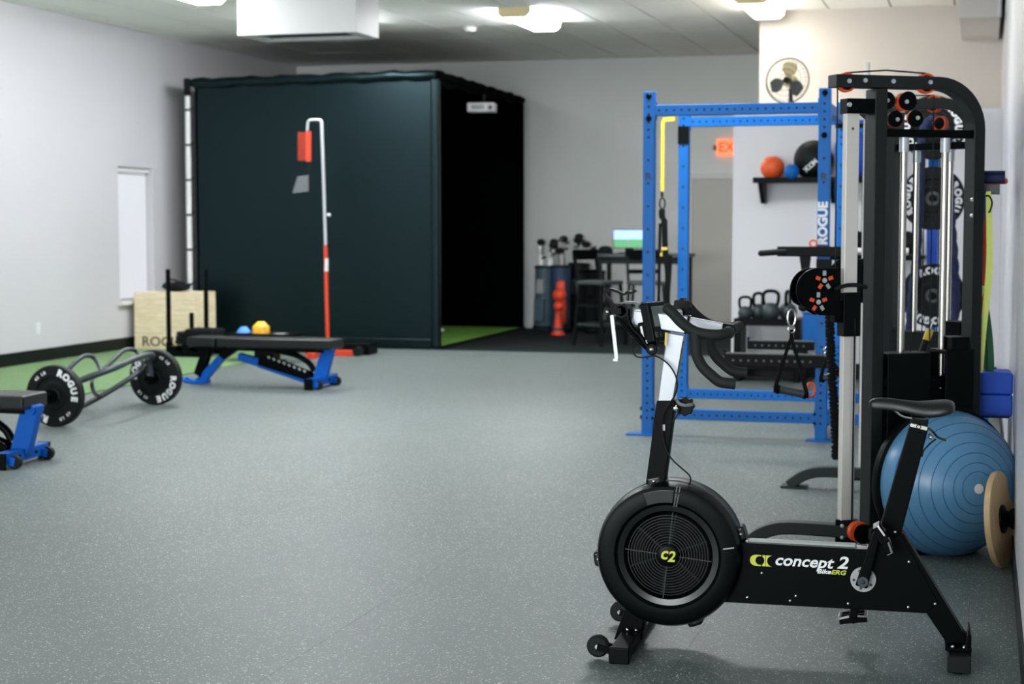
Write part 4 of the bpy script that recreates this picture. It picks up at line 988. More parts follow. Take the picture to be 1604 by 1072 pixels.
# hanging bright blue cloth band on the same post
t = thing('blue_strap', 'flat bright blue strap hanging behind the cable between middle and lowest plates', 'strap', (q.x, yp-.1, 0)); pl = Plane((q.x, yp-.1, 0), 0)
a, b = pl.p(1460, 360), pl.p(1460, 412); MB().ribbon([a, (a+b)/2, b], .075, .006, (1, 0, 0)).build('strap_web', 'blue_foam', t)

# suspension trainer at the rear left upright
t = thing('suspension_trainer', 'yellow and black suspension training straps hanging from the left of the blue rack', 'suspension trainer', (XA+.0, Y1-.2, 0))
pl = Plane((XA, Y1-.2, 0), 0)
def pp(l): return smooth([pl.p(x, y) for x, y in l], 4)
MB().ribbon(pp([(1038.5, 189), (1038, 220), (1037.5, 300)]), .026, .004, (1, 0, 0)).ribbon(pp([(1038, 188), (1046, 187), (1057, 186)]), .03, .008, (0, 0, 1)).build('anchor_strap', 'yellow', t)
c = pl.p(1037.5, 319); m = MB(); m.tube([c+Vector((.02*math.cos(2*PI*k/20), 0, .04*math.sin(2*PI*k/20))) for k in range(20)], .006, 8, closed=True)
m.cyl(pl.p(1037, 300), pl.p(1037, 309), .01).build('carabiner', 'base_black', t)
MB().ribbon(pp([(1037, 328), (1037, 340), (1041, 347), (1037, 356)]), .045, .012, (1, 0, 0)).build('buckle', 'black_fabric', t)
for l, w in (([(1034, 350), (1033, 400), (1032, 460), (1031, 478)], .022), ([(1041, 350), (1042, 390), (1046, 430), (1045, 470), (1047, 490)], .042), ([(1050, 400), (1048, 440), (1044, 480)], .03)):
    MB().ribbon(pp(l), w, .006, (1, .3, 0)).build('strap', 'black_fabric', t)
MB().box(pl.p(1041, 389.5), (.042, .018, .022)).build('strap_label', 'yellow', t); MB().box(pl.p(1036, 399), (.014, .018, .024)).build('strap_label', 'yellow', t)
for x in (1032, 1046):
    c = pl.p(x, 492); m = MB().cyl(c+Vector((-.045, 0, -.05)), c+Vector((.045, 0, -.05)), .014)
    m.build('foot_grip', 'black_rubber', t)
    MB().ribbon([c, c+Vector((-.048, 0, -.05)), c+Vector((-.03, 0, -.14)), c+Vector((.03, 0, -.14)), c+Vector((.048, 0, -.05)), c], .025, .004, (0, 1, 0)).build('foot_cradle', 'black_fabric', t)

# ================================================================== wall shelf, balls, fan, kettlebells
YS = 15.4
q0 = at_y(1183, 284, 15.2); zs = q0.z; xr = at_y(1392, 284, 15.2).x
t = thing('wall_shelf', 'long black wall shelf on brackets carrying exercise balls', 'shelf', ((q0.x+xr)/2, YS, zs))
hwid = (xr-q0.x)/2
MB().bx(-hwid, hwid, -.36, -.0, -.015, .012).bx(-hwid, hwid, -.37, -.355, -.02, .03).build('shelf_board', 'black_metal', t, bevel=.003)
for x in (-hwid+.06, 0.1, hwid-.08):
    m = MB(); m.add([Vector((x-.02, -.0, -.2)), Vector((x+.02, 0, -.2)), Vector((x-.02, 0, -.012)), Vector((x+.02, 0, -.012)), Vector((x-.02, -.34, -.012)), Vector((x+.02, -.34, -.012)), Vector((x-.02, -.1, -.2)), Vector((x+.02, -.1, -.2))], [(0, 1, 3, 2), (2, 3, 5, 4), (4, 5, 7, 6), (6, 7, 1, 0), (0, 2, 4, 6), (1, 7, 5, 3)])
    m.build('shelf_bracket', 'black_metal', t)
def ball(name, label, x, y, rpx, col, Y, cat='ball', valve=True, txt=None):
    q = at_y(x, y, Y); r = rpx*(Y*1.03)/FPX; z = zs+.0125+r
    t = thing(name, label, cat, (q.x, Y, z))
    b = MB().sphere((0, 0, 0), r, 32, 20).build('ball_skin', col, t, angle=80)
    if valve: MB().cyl((r*.5, -r*.86, r*.1), (r*.51, -r*.875, r*.1), r*.06, n=12).build('valve', 'dark_grey', t)
    return t, r
ball('exercise_ball', 'bright orange ball at the left end of the wall shelf', 1210, 265, 18, 'orange_ball', 15.2)
ball('exercise_ball', 'small blue ball between orange ball and black ball on the shelf', 1240, 273, 11.5, 'blue', 15.03)
t, r = ball('medicine_ball', 'big black medicine ball with pale print on the wall shelf', 1274, 254, 29, 'black_rubber', 15.2)
m = MB()
for k in range(4): m.torus((0, 0, 0), (math.cos(k*PI/4), math.sin(k*PI/4), .0), r*1.0, .003, 40, 6)
m.build('seam', 'base_black', t)
m = MB()
for i, ch in enumerate('XOOM'):
    u_ = Vector((-.34+.17*i, -1, -.62+.16*i)).normalized(); ax = u_.to_track_quat('Z', 'Y').to_matrix().to_4x4()
    m.text(ch, Matrix.Translation(u_*(r+.001)) @ ax @ Matrix.Rotation(R(43), 4, 'Z'), .06, .001, bold=.002)
m.build('lettering', 'white_print', t)
ball('stability_ball', 'large shiny blue stability ball on the shelf behind the chrome column', 1354, 240, 44, 'blue_foam', 15.12)
M['blue_foam2'] = M['blue_foam']
# second shelf with black balls, hidden mostly by the machine
q0 = at_y(1318, 402, 15.2); z2 = q0.z; x2 = at_y(1450, 402, 15.2).x
t = thing('wall_shelf', 'lower short black wall shelf seen through the cable machine', 'shelf', ((q0.x+x2)/2, YS, z2)); h2 = (x2-q0.x)/2
MB().bx(-h2, h2, -.32, 0, -.015, .012).build('shelf_board', 'black_metal', t, bevel=.003)
for x in (-h2+.06, h2-.06): MB().bx(x-.02, x+.02, -.28, 0, -.05, -.014).bx(x-.02, x+.02, -.02, 0, -.2, -.014).build('shelf_bracket', 'black_metal', t)
zs_ = zs
for x, lb in ((1341, 'black medicine ball visible just right of the chrome column'), (1380, 'black medicine ball hidden behind the dark machine posts'), (1420, 'black medicine ball seen between the guide rods')):
    q = at_y(x, 380, 15.23); r = 18*15.7/FPX
    t = thing('medicine_ball', lb, 'ball', (q.x, 15.23, z2+.0125+r), 0, 'black balls on the lower shelf')
    MB().sphere((0, 0, 0), r, 28, 18).build('ball_skin', 'black_rubber', t, angle=80); MB().torus((0, 0, 0), (1, .3, .2), r, .004, 36, 6).build('seam', 'base_black', t)

# fan on the ledge of the partition
fq = at_y(1237, 127, 16.0)
t = thing('desk_fan', 'pale desk fan with round wire guard standing on top of the partition', 'fan', (fq.x, 16.0, 2.42), R(-14))
fz = fq.z-2.42; Cf = Vector((0, -.06, fz)); ax = Vector((0, -1, .06)).normalized()
m = MB()
for r_, h in ((.21, 0), (.19, .035), (.15, .055), (.1, .065), (.05, .067)): m.torus(Cf+ax*h, ax, r_, .0022 if r_ < .21 else .0075, 44, 6)
for k in range(28):
    a = 2*PI*k/28; e1 = ax.orthogonal().normalized(); e2 = ax.cross(e1); d = e1*math.cos(a)+e2*math.sin(a)
    m.tube([Cf+d*.21, Cf+d*.195+ax*.033, Cf+d*.13+ax*.06, Cf+d*.04+ax*.068], .0013, 5)
m.build('wire_guard', 'dark_grey', t)
for k in range(3):
    a0 = R(200+120*k); e1 = Vector((1, 0, 0)); e2 = Vector((0, .06, 1)); pts = []
    vs = []; fs = []
    for i in range(7):
        rr = .03+.15*i/6; wd = R(6+30*math.sin(PI*(.15+.75*i/6)))
        for s_ in (-1, 1):
            aa = a0+s_*wd; d = e1*math.cos(aa)+e2*math.sin(aa)
            for th in (-.002, .002): vs.append(Cf+d*rr+ax*(s_*.014+th))
    for i in range(6):
        b0, b1 = i*4, i*4+4; fs += [(b0, b0+2, b1+2, b1), (b0+1, b1+1, b1+3, b0+3), (b0, b1, b1+1, b0+1), (b0+2, b0+3, b1+3, b1+2)]
    fs += [(0, 1, 3, 2), (24, 26, 27, 25)]
    MB().add(vs, fs).build('blade', 'dark_grey' if k < 2 else 'cream', t)
MB().cyl(Cf-ax*.03, Cf+ax*.045, .03, n=20).build('fan_hub', 'base_black', t)
MB().lathe([(0, -.16), (.05, -.155), (.065, -.12), (.065, -.05), (.05, -.03), (0, -.03)], Cf, ax, 24).build('motor_housing', 'cream', t)
MB().tube([(0, .03, .03), (0, .035, fz*.5), (0, .03, fz-.05)], .02, 12).build('fan_neck', 'base_black', t)
MB().lathe([(.11, 0), (.11, .015), (.06, .03), (.03, .045)], (0, .03, 0), (0, 0, 1), 28).build('fan_base', 'dark_grey', t)

# kettlebell rack
qa, qb = at_y(1153, 503, 15.05), at_y(1256, 503, 15.05); zk = qa.z
kx = (qa.x+qb.x)/2; kh = (qb.x-qa.x)/2
t = thing('kettlebell_rack', 'low black kettlebell rack against the white partition', 'rack', (kx, 15.1, 0))
for s_ in (-1, 1): MB().bx(s_*(kh-.03)-.03, s_*(kh-.03)+.03, -.2, .2, 0, zk+.03).build('rack_side', 'black_metal', t, bevel=.004)
for z in (zk, .14): MB().bx(-kh+.06, kh-.06, -.2, .2, z-.015, z+.015).bx(-kh+.06, kh-.06, -.215, -.2, z-.03, z+.035).build('rack_shelf', 'black_metal', t, bevel=.003)
def kettlebell(x, sc, label, rot, z, Y=15.05):
    q = at_y(x, 480, Y); k = thing('kettlebell', label, 'kettlebell', (q.x, Y+(.07 if int(x) in (1186, 1233) else -.03), z+.0155), rot, 'kettlebells on the low rack')
    r = .073*sc*(1.15 if z > .3 else .9)
    MB().lathe([(0, 0), (r*.6, 0), (r*.88, r*.35), (r, r*.9), (r*.85, r*1.45), (r*.5, r*1.78), (0, r*1.86)], n=26).build('bell', 'gun', k, angle=60)
    h = [(-r*.62, 0, r*1.45), (-r*.8, 0, r*2.1), (-r*.78, 0, r*2.75), (-r*.45, 0, r*3.05), (0, 0, r*3.1), (r*.45, 0, r*3.05), (r*.78, 0, r*2.75), (r*.8, 0, r*2.1), (r*.62, 0, r*1.45)]
    MB().tube(smooth([Vector(v) for v in h], 4), .0135*sc+.002, 10).build('bell_handle', 'black_metal', k)
for x, sc, lb, rt in ((1168, .78, 'smallest kettlebell at the left end of the rack', R(20)), (1186, .9, 'second kettlebell from the left, turned sideways', R(55)), (1208, 1.0, 'widest kettlebell in the middle, handle facing front', 0), (1233, .98, 'right end kettlebell with its handle seen edge on', R(80))):
    kettlebell(x, sc, lb, rt, zk)
# blue bin behind the rack
q = at_y(1272, 512, 14.9)
t = thing('storage_bin', 'small blue plastic bin standing right of the kettlebell rack on a stand', 'bin', (q.x+.03, 14.95, 0))
MB().bx(-.11, .11, -.1, .1, .35, .62).build('bin_body', 'blue', t, bevel=.012)
MB().bx(-.12, .12, -.11, .11, .62, .66).build('bin_lid', 'blue_dark', t, bevel=.008)
m = MB()
for a in (-.09, .09):
    for b in (-.08, .08): m.bx(a-.012, a+.012, b-.012, b+.012, 0, .35)
m.build('stand_leg', 'black_metal', t)
# ================================================================== black golf cage
GX0, GX1, GY0, GY1, GZ = -8.76, -5.83, 17.66, 21.25, 3.06
gc = thing('golf_cage', 'big black fabric golf cage with open right side against the back wall', 'golf cage', ((GX0+GX1)/2, GY0, 0))
def G(x, y, z): return Vector((x-(GX0+GX1)/2, y-GY0, z))
hw = (GX1-GX0)/2; dp = GY1-GY0
# front panel: slightly slack cloth
nx_, nz_ = 26, 22; vs = []; fs = []
for j in range(nz_+1):
    for i in range(nx_+1):
        u, v = i/nx_, j/nz_
        vs.append((-hw+.03+u*(2*hw-.09), .02+.018*math.sin(PI*u)*math.sin(PI*v)+.003*math.sin(5*u+3*v), .1+v*(GZ-.16)))
for j in range(nz_):
    for i in range(nx_): a = j*(nx_+1)+i; fs.append((a, a+1, a+nx_+2, a+nx_+1))
n0 = len(vs); vs += [(x, y+.008, z) for x, y, z in vs]; fs += [tuple(i+n0 for i in f)[::-1] for f in fs]
MB().add(vs, fs).build('front_panel', 'net_vinyl', gc, angle=80)
MB().bx(-hw, -hw+.012, .03, dp, .0, GZ-.03).build('side_panel', 'net_inside', gc)
MB().bx(-hw, hw, dp-.012, dp, .0, GZ-.03).build('back_panel', 'net_inside', gc)
MB().bx(-hw, hw, .05, dp, GZ-.03, GZ-.02).build('roof_panel', 'net_inside', gc)
# padded edges
def padtube(name, a, b, r, m='net_vinyl', wob=.0, n=24):
    a, b = Vector(a), Vector(b)
    pts = [a+(b-a)*i/n+Vector((0, wob*math.sin(i*1.9), wob*.8*math.sin(i*1.3+1)))*(0 < i < n) for i in range(n+1)]
    return MB().tube(pts, [r*(1+(.16*math.sin(i*2.3) if wob else 0)) for i in range(n+1)], 12).build(name, m, gc)
padtube('top_hem', (-hw, 0, GZ-.05), (hw, 0, GZ-.02), .055, wob=.008)
padtube('top_hem', (hw, 0, GZ-.02), (hw, dp, GZ-.06), .05, 'net_inside', wob=.006)
padtube('top_hem', (-hw, 0, GZ-.05), (-hw, dp, GZ-.05), .05, 'net_inside', wob=.006)
MB().bx(hw-.06, hw+.04, -.045, .06, 0, GZ-.06).build('corner_pad', 'net_vinyl', gc, bevel=.035, seg=4)
MB().bx(hw-.04, hw+.03, dp-.08, dp, 0, GZ-.1).build('corner_pad', 'net_inside', gc, bevel=.02)
MB().bx(-hw, hw-.06, -.02, .03, 0, .12).build('bottom_skirt', 'net_vinyl', gc, bevel=.018, seg=3)
vl = []
for i in range(25): vl.append((0+dp*i/24, GZ-.1-.05*math.sin(i*.55)**2))
MB(Matrix.Translation((hw, 0, 0)) @ Matrix.Rotation(PI/2, 4, 'Z')).prism([(0, GZ-.05)]+vl+[(dp, GZ-.05)], -.004, .004).build('side_valance', 'net_inside', gc)
# white pole with ties
pp_ = MB().cyl((-hw-.055, -.05, 0), (-hw-.055, -.05, 2.9), .031, n=16).build('frame_pole', 'white', gc)
MB().cyl((-hw-.055, -.05, 2.86), (-hw-.055, -.05, GZ), .04, n=14).build('pole_cap', 'black_fabric', pp_)
m = MB()
for z in [.3+.4*k for k in range(7)]: m.cyl((-hw-.055, -.05, z-.012), (-hw-.055, -.05, z+.012), .034, n=14).tube([(-hw-.055, -.05, z), (-hw, -.01, z+.03)], .008, 6)
m.build('tie', 'black_fabric', pp_)
MB().bx(-hw+.02, hw+.01, .04, dp-.02, 0, .03).build('mat_floor', 'turf_bright', gc)
MB().bx(hw+.01, hw+.05, .04, dp-.02, 0, .034).build('mat_edge', 'base_black', gc)
t = thing('golf_ball', 'white golf ball on the green mat just inside the cage opening', 'golf ball', tuple(at_z(693, 521, .03)+Vector((0, 0, .03))))
MB().sphere((0, 0, 0), .0235, 18, 12).build('ball_shell', 'white', t, angle=80)
# projector hanging inside the opening
pr = at_y(755, 169, 19.5)
t = thing('projector', 'small white projector hanging under the cage roof at the open side', 'projector', (pr.x, 19.5, pr.z), R(9))
MB().bx(-.165, .165, -.13, .13, -.055, .055).build('projector_body', 'white_plastic', t, bevel=.012, seg=3)
m = MB()
for k in range(9): m.bx(-.105+k*.017, -.096+k*.017, -.133, -.129, -.025, .028)
m.build('vent', 'gun', t)
MB().cyl((.12, -.15, -.005), (.12, -.12, -.005), .035, n=24).build('lens_ring', 'silver_grey', t)
MB().cyl((.12, -.152, -.005), (.12, -.149, -.005), .022, n=24).build('lens_glass', 'black_gloss', t)
MB().cyl((.02, 0, .05), (.02, 0, GZ-.06-pr.z), .02, n=12).bx(-.06, .1, -.05, .05, .054, .064).build('ceiling_mount', 'base_black', t)

# ================================================================== jump height tester
b0 = at_z(514, 557)
t = thing('jump_tester', 'tall red and white jump height pole with red vanes in front of the black cage', 'jump tester', b0)
pl = Plane(b0, R(4))
tq = MB().tube([(0, 0, .05), pl.p(511.5, 470), pl.p(510, 384)], .021, 14).build('lower_pole', 'red', t)
MB().cyl(pl.p(511, 405)-Vector((0, 0, 0)), pl.p(511, 425), .0225, n=14).build('pole_sticker', 'white_plastic', tq)
MB().tube([pl.p(510, 384), pl.p(507, 290), pl.p(503.5, 192)], .017, 14).build('upper_pole', 'silver', t)
MB().tube(smooth([pl.p(503.5, 194), pl.p(501.5, 188.5), pl.p(488, 188), pl.p(482, 191), pl.p(480.5, 205)], 4), .014, 10).build('top_arm', 'silver', t)
MB().cyl(pl.p(482.5, 204), pl.p(484, 300), .009, n=10).build('vane_rod', 'base_black', t)
kn = pl.p(513, 337); MB().cyl(kn, kn+Vector((.03, 0, 0)), .018, n=12).build('pole_knob', 'white_plastic', t)
kn = pl.p(514, 383); MB().cyl(kn, kn+Vector((.02, 0, 0)), .02, n=12).build('pole_knob', 'base_black', t)
MB().bx(pl.p(479.5, 230).x, pl.p(486, 230).x, -.02, .02, pl.p(480, 253).z, pl.p(480, 206).z).build('vane_holder', 'red', t)
for k in range(20):
    a = pl.p(466, 208+k*2.25); b = pl.p(480, 208+k*2.25)
    MB().box((a+b)/2, (b.x-a.x, .03, .006), Euler((0, R(3), 0)).to_matrix()).build('vane', 'red', t)
for k in range(10):
    a = pl.p(465-k*.8, 276+k*2.6); b = pl.p(483, 277+k*2.6)
    MB().box((a+b)/2, (b.x-a.x, .03, .006), Euler((0, R(-6), 0)).to_matrix()).build('vane', 'silver_grey' , t)
MB().bx(-.26, .3, -.035, .035, .0, .06).build('base_leg', 'red', t, bevel=.006)
MB().bx(-.035, .035, -.5, .35, .0, .06).build('base_leg', 'red', t, bevel=.006)
MB().cyl((.34, -.04, .05), (.34, .04, .05), .05, n=20).build('base_wheel', 'black_rubber', t)
MB().bx(.0, .42, .12, .4, .0, .13).build('base_weight', 'black_plastic', t, bevel=.02)

# ================================================================== adjustable benches
bl = at_z(310, 601); br = at_z(503, 607); brot = math.atan2(br.y-bl.y, br.x-bl.x)
BL_ = Vector((br.x, br.y, 0))
bench = thing('weight_bench', 'whole blue framed adjustable bench with black pad, behind the loaded trap bar', 'weight bench', BL_, brot)
pl = Plane(BL_, brot)
def BP(l, o=0.0): return pl.poly(l, o)
pt = pl.p(440, 526); pb = pl.p(440, 541); zt_, zb_ = pt.z-.02, pb.z-.02
x0, x1, x2, x3 = pl.p(304, 530).x, pl.p(347, 530).x, pl.p(350, 530).x, pl.p(528, 530).x
MB().bx(x2, x3, -.15, .15, zb_, zt_).build('back_pad', 'pad', bench, bevel=.014, seg=3)
MB().bx(x0, x1, -.14, .14, zb_, zt_).build('seat_pad', 'pad', bench, bevel=.014, seg=3)
MB().bx(x2+.05, x3-.05, -.04, .04, zb_-.035, zb_).bx(x0+.03, x1+.05, -.04, .04, zb_-.035, zb_).build('pad_frame', 'black_metal', bench)
fl_ = BP([(306, 597), (323, 598), (352, 563), (344, 556)])
MB().prism(fl_, -.032, .032).build('front_leg', 'blue_bench', bench, bevel=.004)
MB().prism(BP([(344, 556), (353, 563), (374, 548), (360, 540)]), -.03, .03).build('leg_joint', 'black_metal', bench, bevel=.004)
for s_ in (-1, 1): MB().prism(BP([(308, 584), (318, 590), (330, 545), (322, 543)]), s_*.05-.006, s_*.05+.006).build('seat_bracket', 'black_metal', bench)
zf = .02; fx0 = pl.p(289, 599).x; fx1 = pl.p(324, 600).x
MB().tube(smooth([Vector((fx1, -.06, zf)), Vector((fx0+.05, -.06, zf)), Vector((fx0, -.02, zf+.02)), Vector((fx0, .02, zf+.02)), Vector((fx0+.05, .06, zf)), Vector((fx1, .06, zf))], 4), .014, 10).bx(fx1-.12, fx1, -.075, .075, 0.004, .03).build('front_foot', 'blue_bench', bench)
MB().prism(BP([(376, 553), (408, 562), (406, 574), (374, 564)]), -.035, .035).build('spine', 'blue_bench', bench, bevel=.004)
MB().prism(BP([(406, 569), (482, 595), (482, 601), (406, 575)]), -.035, .035).build('spine_lower', 'blue_bench', bench, bevel=.003)
for s_ in (-1, 1):
    o = s_*.042; MB().prism(BP([(409, 557), (418, 556), (486, 583), (490, 588), (486, 596), (407, 571)], 0), o-.004, o+.004).build('ladder_plate', 'black_metal', bench)
m = MB()
for k in range(8):
    a = pl.p(421+k*8, 560+k*3.1, -.047); m.box(a, (.024, .003, .017), Euler((0, R(40), 0)).to_matrix())
m.build('ladder_teeth', 'silver_grey', bench)
MB().tube(smooth([pl.p(430, 549), pl.p(462, 556), pl.p(484, 569), pl.p(492, 582)], 4), .026, 10).build('support_strut', 'black_metal', bench)
MB().prism(BP([(505, 546), (525, 544), (511, 598), (491, 598)]), -.036, .036).build('rear_post', 'blue_bench', bench, bevel=.005)
q = pl.p(515, 548); MB().cyl((q.x+.01, -.06, q.z), (q.x+.01, .06, q.z), .03, n=20).build('hinge', 'blue_bench', bench)
cx = pl.p(503, 602).x
MB().bx(cx-.035, cx+.035, -.27, .27, .025, .095).build('rear_foot', 'blue_bench', bench, bevel=.004)
for s_ in (-1, 1): MB().bx(cx-.037, cx+.037, s_*.27-.012, s_*.27+.012, .0, .097).build('foot_cap', 'black_plastic', bench)
for s_ in (-1, 1):
    w = MB().cyl((cx+.06, s_*.2-.018, .04), (cx+.06, s_*.2+.018, .04), .04, n=22).build('bench_wheel', 'black_rubber', bench, bevel=.004)
    MB().cyl((cx+.06, s_*.2-.02, .04), (cx+.06, s_*.2+.02, .04), .01, n=10).build('wheel_bolt', 'gun', w)
    MB().bar((cx+.03, s_*.2-.026, .05), (cx+.07, s_*.2-.026, .04), .006, .05).bar((cx+.03, s_*.2+.026, .05), (cx+.07, s_*.2+.026, .04), .006, .05).build('wheel_fork', 'blue_bench', w)
m = MB()
for y in (-.1, .0, .1): m.sphere((cx+.035, y, .06), .012, 10, 6)
m.build('foot_bolt', 'black_metal', bench)
nr_ = at_z(40, 727)
nb = dup(bench, (nr_.x-.02, nr_.y, 0), brot+R(5), 'blue framed adjustable bench cut off by the left edge, nearest the viewer')

for c_ in nb.children:
    if c_.name.startswith(('back_pad', 'pad_frame')): c_.location.x -= .06
# ================================================================== trap bar with two plates
A0, A1 = Vector((-6.22, 10.34, .215)), Vector((-6.2, 11.78, .215))
def pl_thing(c, rot, spin, label):
    t = thing('bumper_plate', label, 'weight plate', tuple(c), rot, 'bumper plates on the trap bar'); bumper(Matrix.Rotation(spin, 4, 'Y'), t, r=.216, th=.075, ca=(R(0), PI) and ((58, 238)), sm=('45 LB', (-35, 145))); return t
ar = math.atan2(-(A1.x-A0.x), A1.y-A0.y)
pl_thing(A0, ar, 0, 'bumper plate on the near end of the trap bar, beside the cut off bench')
pl_thing(A1, ar, R(70), 'bumper plate on the far end of the trap bar, in front of the wooden box')
t = thing('trap_bar', 'dark steel trap bar with raised handles lying loaded on floor at left', 'trap bar', (A0.x, A0.y, 0))
def TB(x, y, X): v = at_x(x, y, X); return v-Vector((A0.x, A0.y, 0))
def tub(name, pts, r, m='gun', k=5): return MB().tube(smooth(pts, k), r, 10).build(name, m, t)
u = (A1-A0).normalized(); z_ = Vector((0, 0, .215))
for o_ in (z_, z_+(A1-A0)): MB().cyl(o_-u*.14, o_+u*.14, .025, n=18).build('sleeve', 'black_metal', t)
for o_ in (z_+(A1-A0)-u*.058, z_-u*.065, z_+u*.058): MB().cyl(o_-u*.014, o_+u*.014, .05, n=22).build('collar', 'black_metal', t)
tub('upper_rail', [z_+u*.1, TB(118, 600, -6.2), TB(178, 577, -6.02), TB(212, 562, -6.05), TB(238, 556, -6.12), z_+(A1-A0)-u*.1+Vector((0, 0, .12)), z_+(A1-A0)-u*.08], .024)
tub('lower_rail', [z_+u*.1, Vector((-.24, .4, .06)), TB(122, 638, -6.52), TB(140, 631, -6.5), TB(175, 611, -6.4), TB(205, 592, -6.3), TB(230, 574, -6.24), z_+(A1-A0)-u*.1], .021)
for l in ([(104, 582, -6.42), (118, 568, -6.42), (131, 558.5, -6.42), (142, 558, -6.42), (150, 564, -6.4), (156, 575, -6.34), (160, 585, -6.25)], [(163, 578, -6.42), (182, 560, -6.42), (194, 549.5, -6.42), (206, 547.5, -6.42), (215, 552, -6.4), (221, 561, -6.32), (224, 568, -6.22)]):
    tub('raised_handle', [TB(*q) for q in l], .017)
tub('handle_brace', [TB(146, 590, -6.2), TB(144, 604, -6.15), TB(149, 617, -6.4), TB(160, 622, -6.44)], .014)
tub('handle_brace', [TB(104, 582, -6.42), TB(114, 592, -6.3), TB(120, 599, -6.2)], .014)
tub('handle_brace', [TB(163, 578, -6.42), TB(166, 581, -6.3), TB(170, 580, -6.2)], .014)

# ================================================================== wooden box, bag, sled, cones
bx0, bx1 = -9.07, -8.33; by = 16.75
t = thing('plyo_box', 'pale plywood jump box with dark lettering standing in the left corner', 'box', ((bx0+bx1)/2, by, 0)); w_ = (bx1-bx0)/2
for nm, a in (('front_board', (-w_, w_, 0, .02, 0.012, .62)), ('back_board', (-w_, w_, .5, .52, .012, .62)), ('side_board', (-w_, -w_+.02, .02, .5, .012, .62)), ('side_board', (w_-.02, w_, .02, .5, .012, .62)), ('top_board', (-w_, w_, 0, .52, .62, .64))):
    MB().bx(*a).build(nm, 'plywood', t, bevel=.002)
tz = at_y(244, 536, by).z; tx_ = at_y(222, 536, by).x-(bx0+bx1)/2
MB().text('ROGUE', T3(tx_, -.001, tz) @ FACE, .15, .0008, bold=.002, align='LEFT', xs=1.1).build('lettering', 'burn', t)
q = at_y(276, 453, 17.05)
t = thing('duffel_bag', 'crumpled black bag lying on top of the wooden box', 'bag', (q.x, 17.05, .64))
vs = []
m = MB().sphere((0, 0, .055), 1, 24, 14, (.17, .12, .055)); m.v = [v+Vector((0, 0, .012*math.sin(v.x*40)*(v.z > .03))) for v in m.v]; m.build('bag_body', 'black_fabric', t, angle=80)
MB().tube(smooth([Vector((-.1, -.05, .09)), Vector((-.08, -.05, .135)), Vector((.02, -.05, .13)), Vector((.05, -.05, .1))], 4), .008, 8).build('bag_handle', 'black_fabric', t)
# push sled
sx, sy = -8.08, 16.1
t = thing('push_sled', 'black push sled with two tall poles and a short post before the wooden box', 'sled', (sx, sy, 0))
def SP(x, y, Y): v = at_y(x, y, Y); return v-Vector((sx, sy, 0))
for x, Y in ((263, 15.9), (322, 16.3)):
    a = SP(x, 422, Y); MB().cyl((a.x, a.y, .05), a, .025, n=16).build('push_pole', 'black_metal', t)
    MB().cyl((a.x, a.y, .05), (a.x, a.y, .16), .034, n=16).build('pole_socket', 'black_metal', t)
a = SP(300, 490, 16.15); MB().cyl((a.x, a.y, .05), a, .024, n=16).build('weight_post', 'black_metal', t)
xa, xb = SP(266, 550, 15.9).x, SP(348, 550, 16.2).x
for y in (-.22, .24): MB().prism([(xa-.03, .05), (xa, .0), (xb, .0), (xb+.05, .06), (xb, .07), (xa, .07)], y-.035, y+.035).build('skid', 'black_metal', t, bevel=.004)
MB().bx(xa, xb, -.25, -.2, .06, .12).bx(xa, xb, .2, .25, .06, .12).bx(xa+.1, xa+.17, -.25, .25, .07, .13).bx(xb-.2, xb-.1, -.25, .25, .07, .15).build('sled_frame', 'black_metal', t, bevel=.004)
MB().bx(xb-.32, xb+.02, -.16, .16, .14, .3).build('sled_deck', 'black_fabric', t, bevel=.03)
for k in range(3): MB().cyl((a.x, a.y, .13+.045*k), (a.x, a.y, .17+.045*k), .18-.01*k, n=28).build('sled_weight', 'black_rubber', t, bevel=.006)
# low black table with cones
ty_ = 15.6; qa, qb = at_y(358, 521, ty_), at_y(462, 521, ty_); tz_ = qa.z; tcx = (qa.x+qb.x)/2; th = (qb.x-qa.x)/2
t = thing('low_table', 'low black platform behind the bench carrying disc cones', 'platform', (tcx, ty_, 0))
MB().bx(-th, th, -.12, .26, tz_-.04, tz_).build('platform_top', 'black_plastic', t, bevel=.008)
MB().bx(-.08, .14, -.02, .16, .02, tz_-.04).build('platform_base', 'black_plastic', t, bevel=.01)
MB().bx(-.12, .18, -.06, .2, 0, .02).build('platform_foot', 'black_plastic', t)
q = at_y(440, 519, ty_-.05); t2 = thing('paper_strip', 'small pale card lying flat right of the yellow cones', 'card', (q.x, q.y, tz_)); MB().bx(-.055, .055, -.06, .06, 0, .004).build('card_sheet', 'silver_grey', t2)
def cones(x, col, n, r, label, grp):
    q = at_y(x, 515, ty_); 
    for k in range(n):
        t = thing('disc_cone', label[k], 'cone', (q.x, ty_, tz_+.0185*k+.0005), random.uniform(0, 1), grp)
        MB().lathe([(r, 0), (r, .006), (r*.96, .012), (r*.4, .06), (r*.28, .062), (r*.28, .058), (r*.37, .055), (r*.92, .008), (r*.97, .0), (r, 0)], (0, 0, 0), (0, 0, 1), 28).build('cone_shell', col, t, angle=50)
cones(382, 'cone_blue', 1, .075, ['single blue disc cone left of the yellow stack'], 'disc cones behind the bench')
cones(409, 'cone_yellow', 4, .088, ['yellow disc cone at the bottom of the stack', 'yellow disc cone second from the bottom of the stack', 'yellow disc cone third from the bottom of the stack', 'yellow disc cone on top of the stack'], 'disc cones behind the bench')

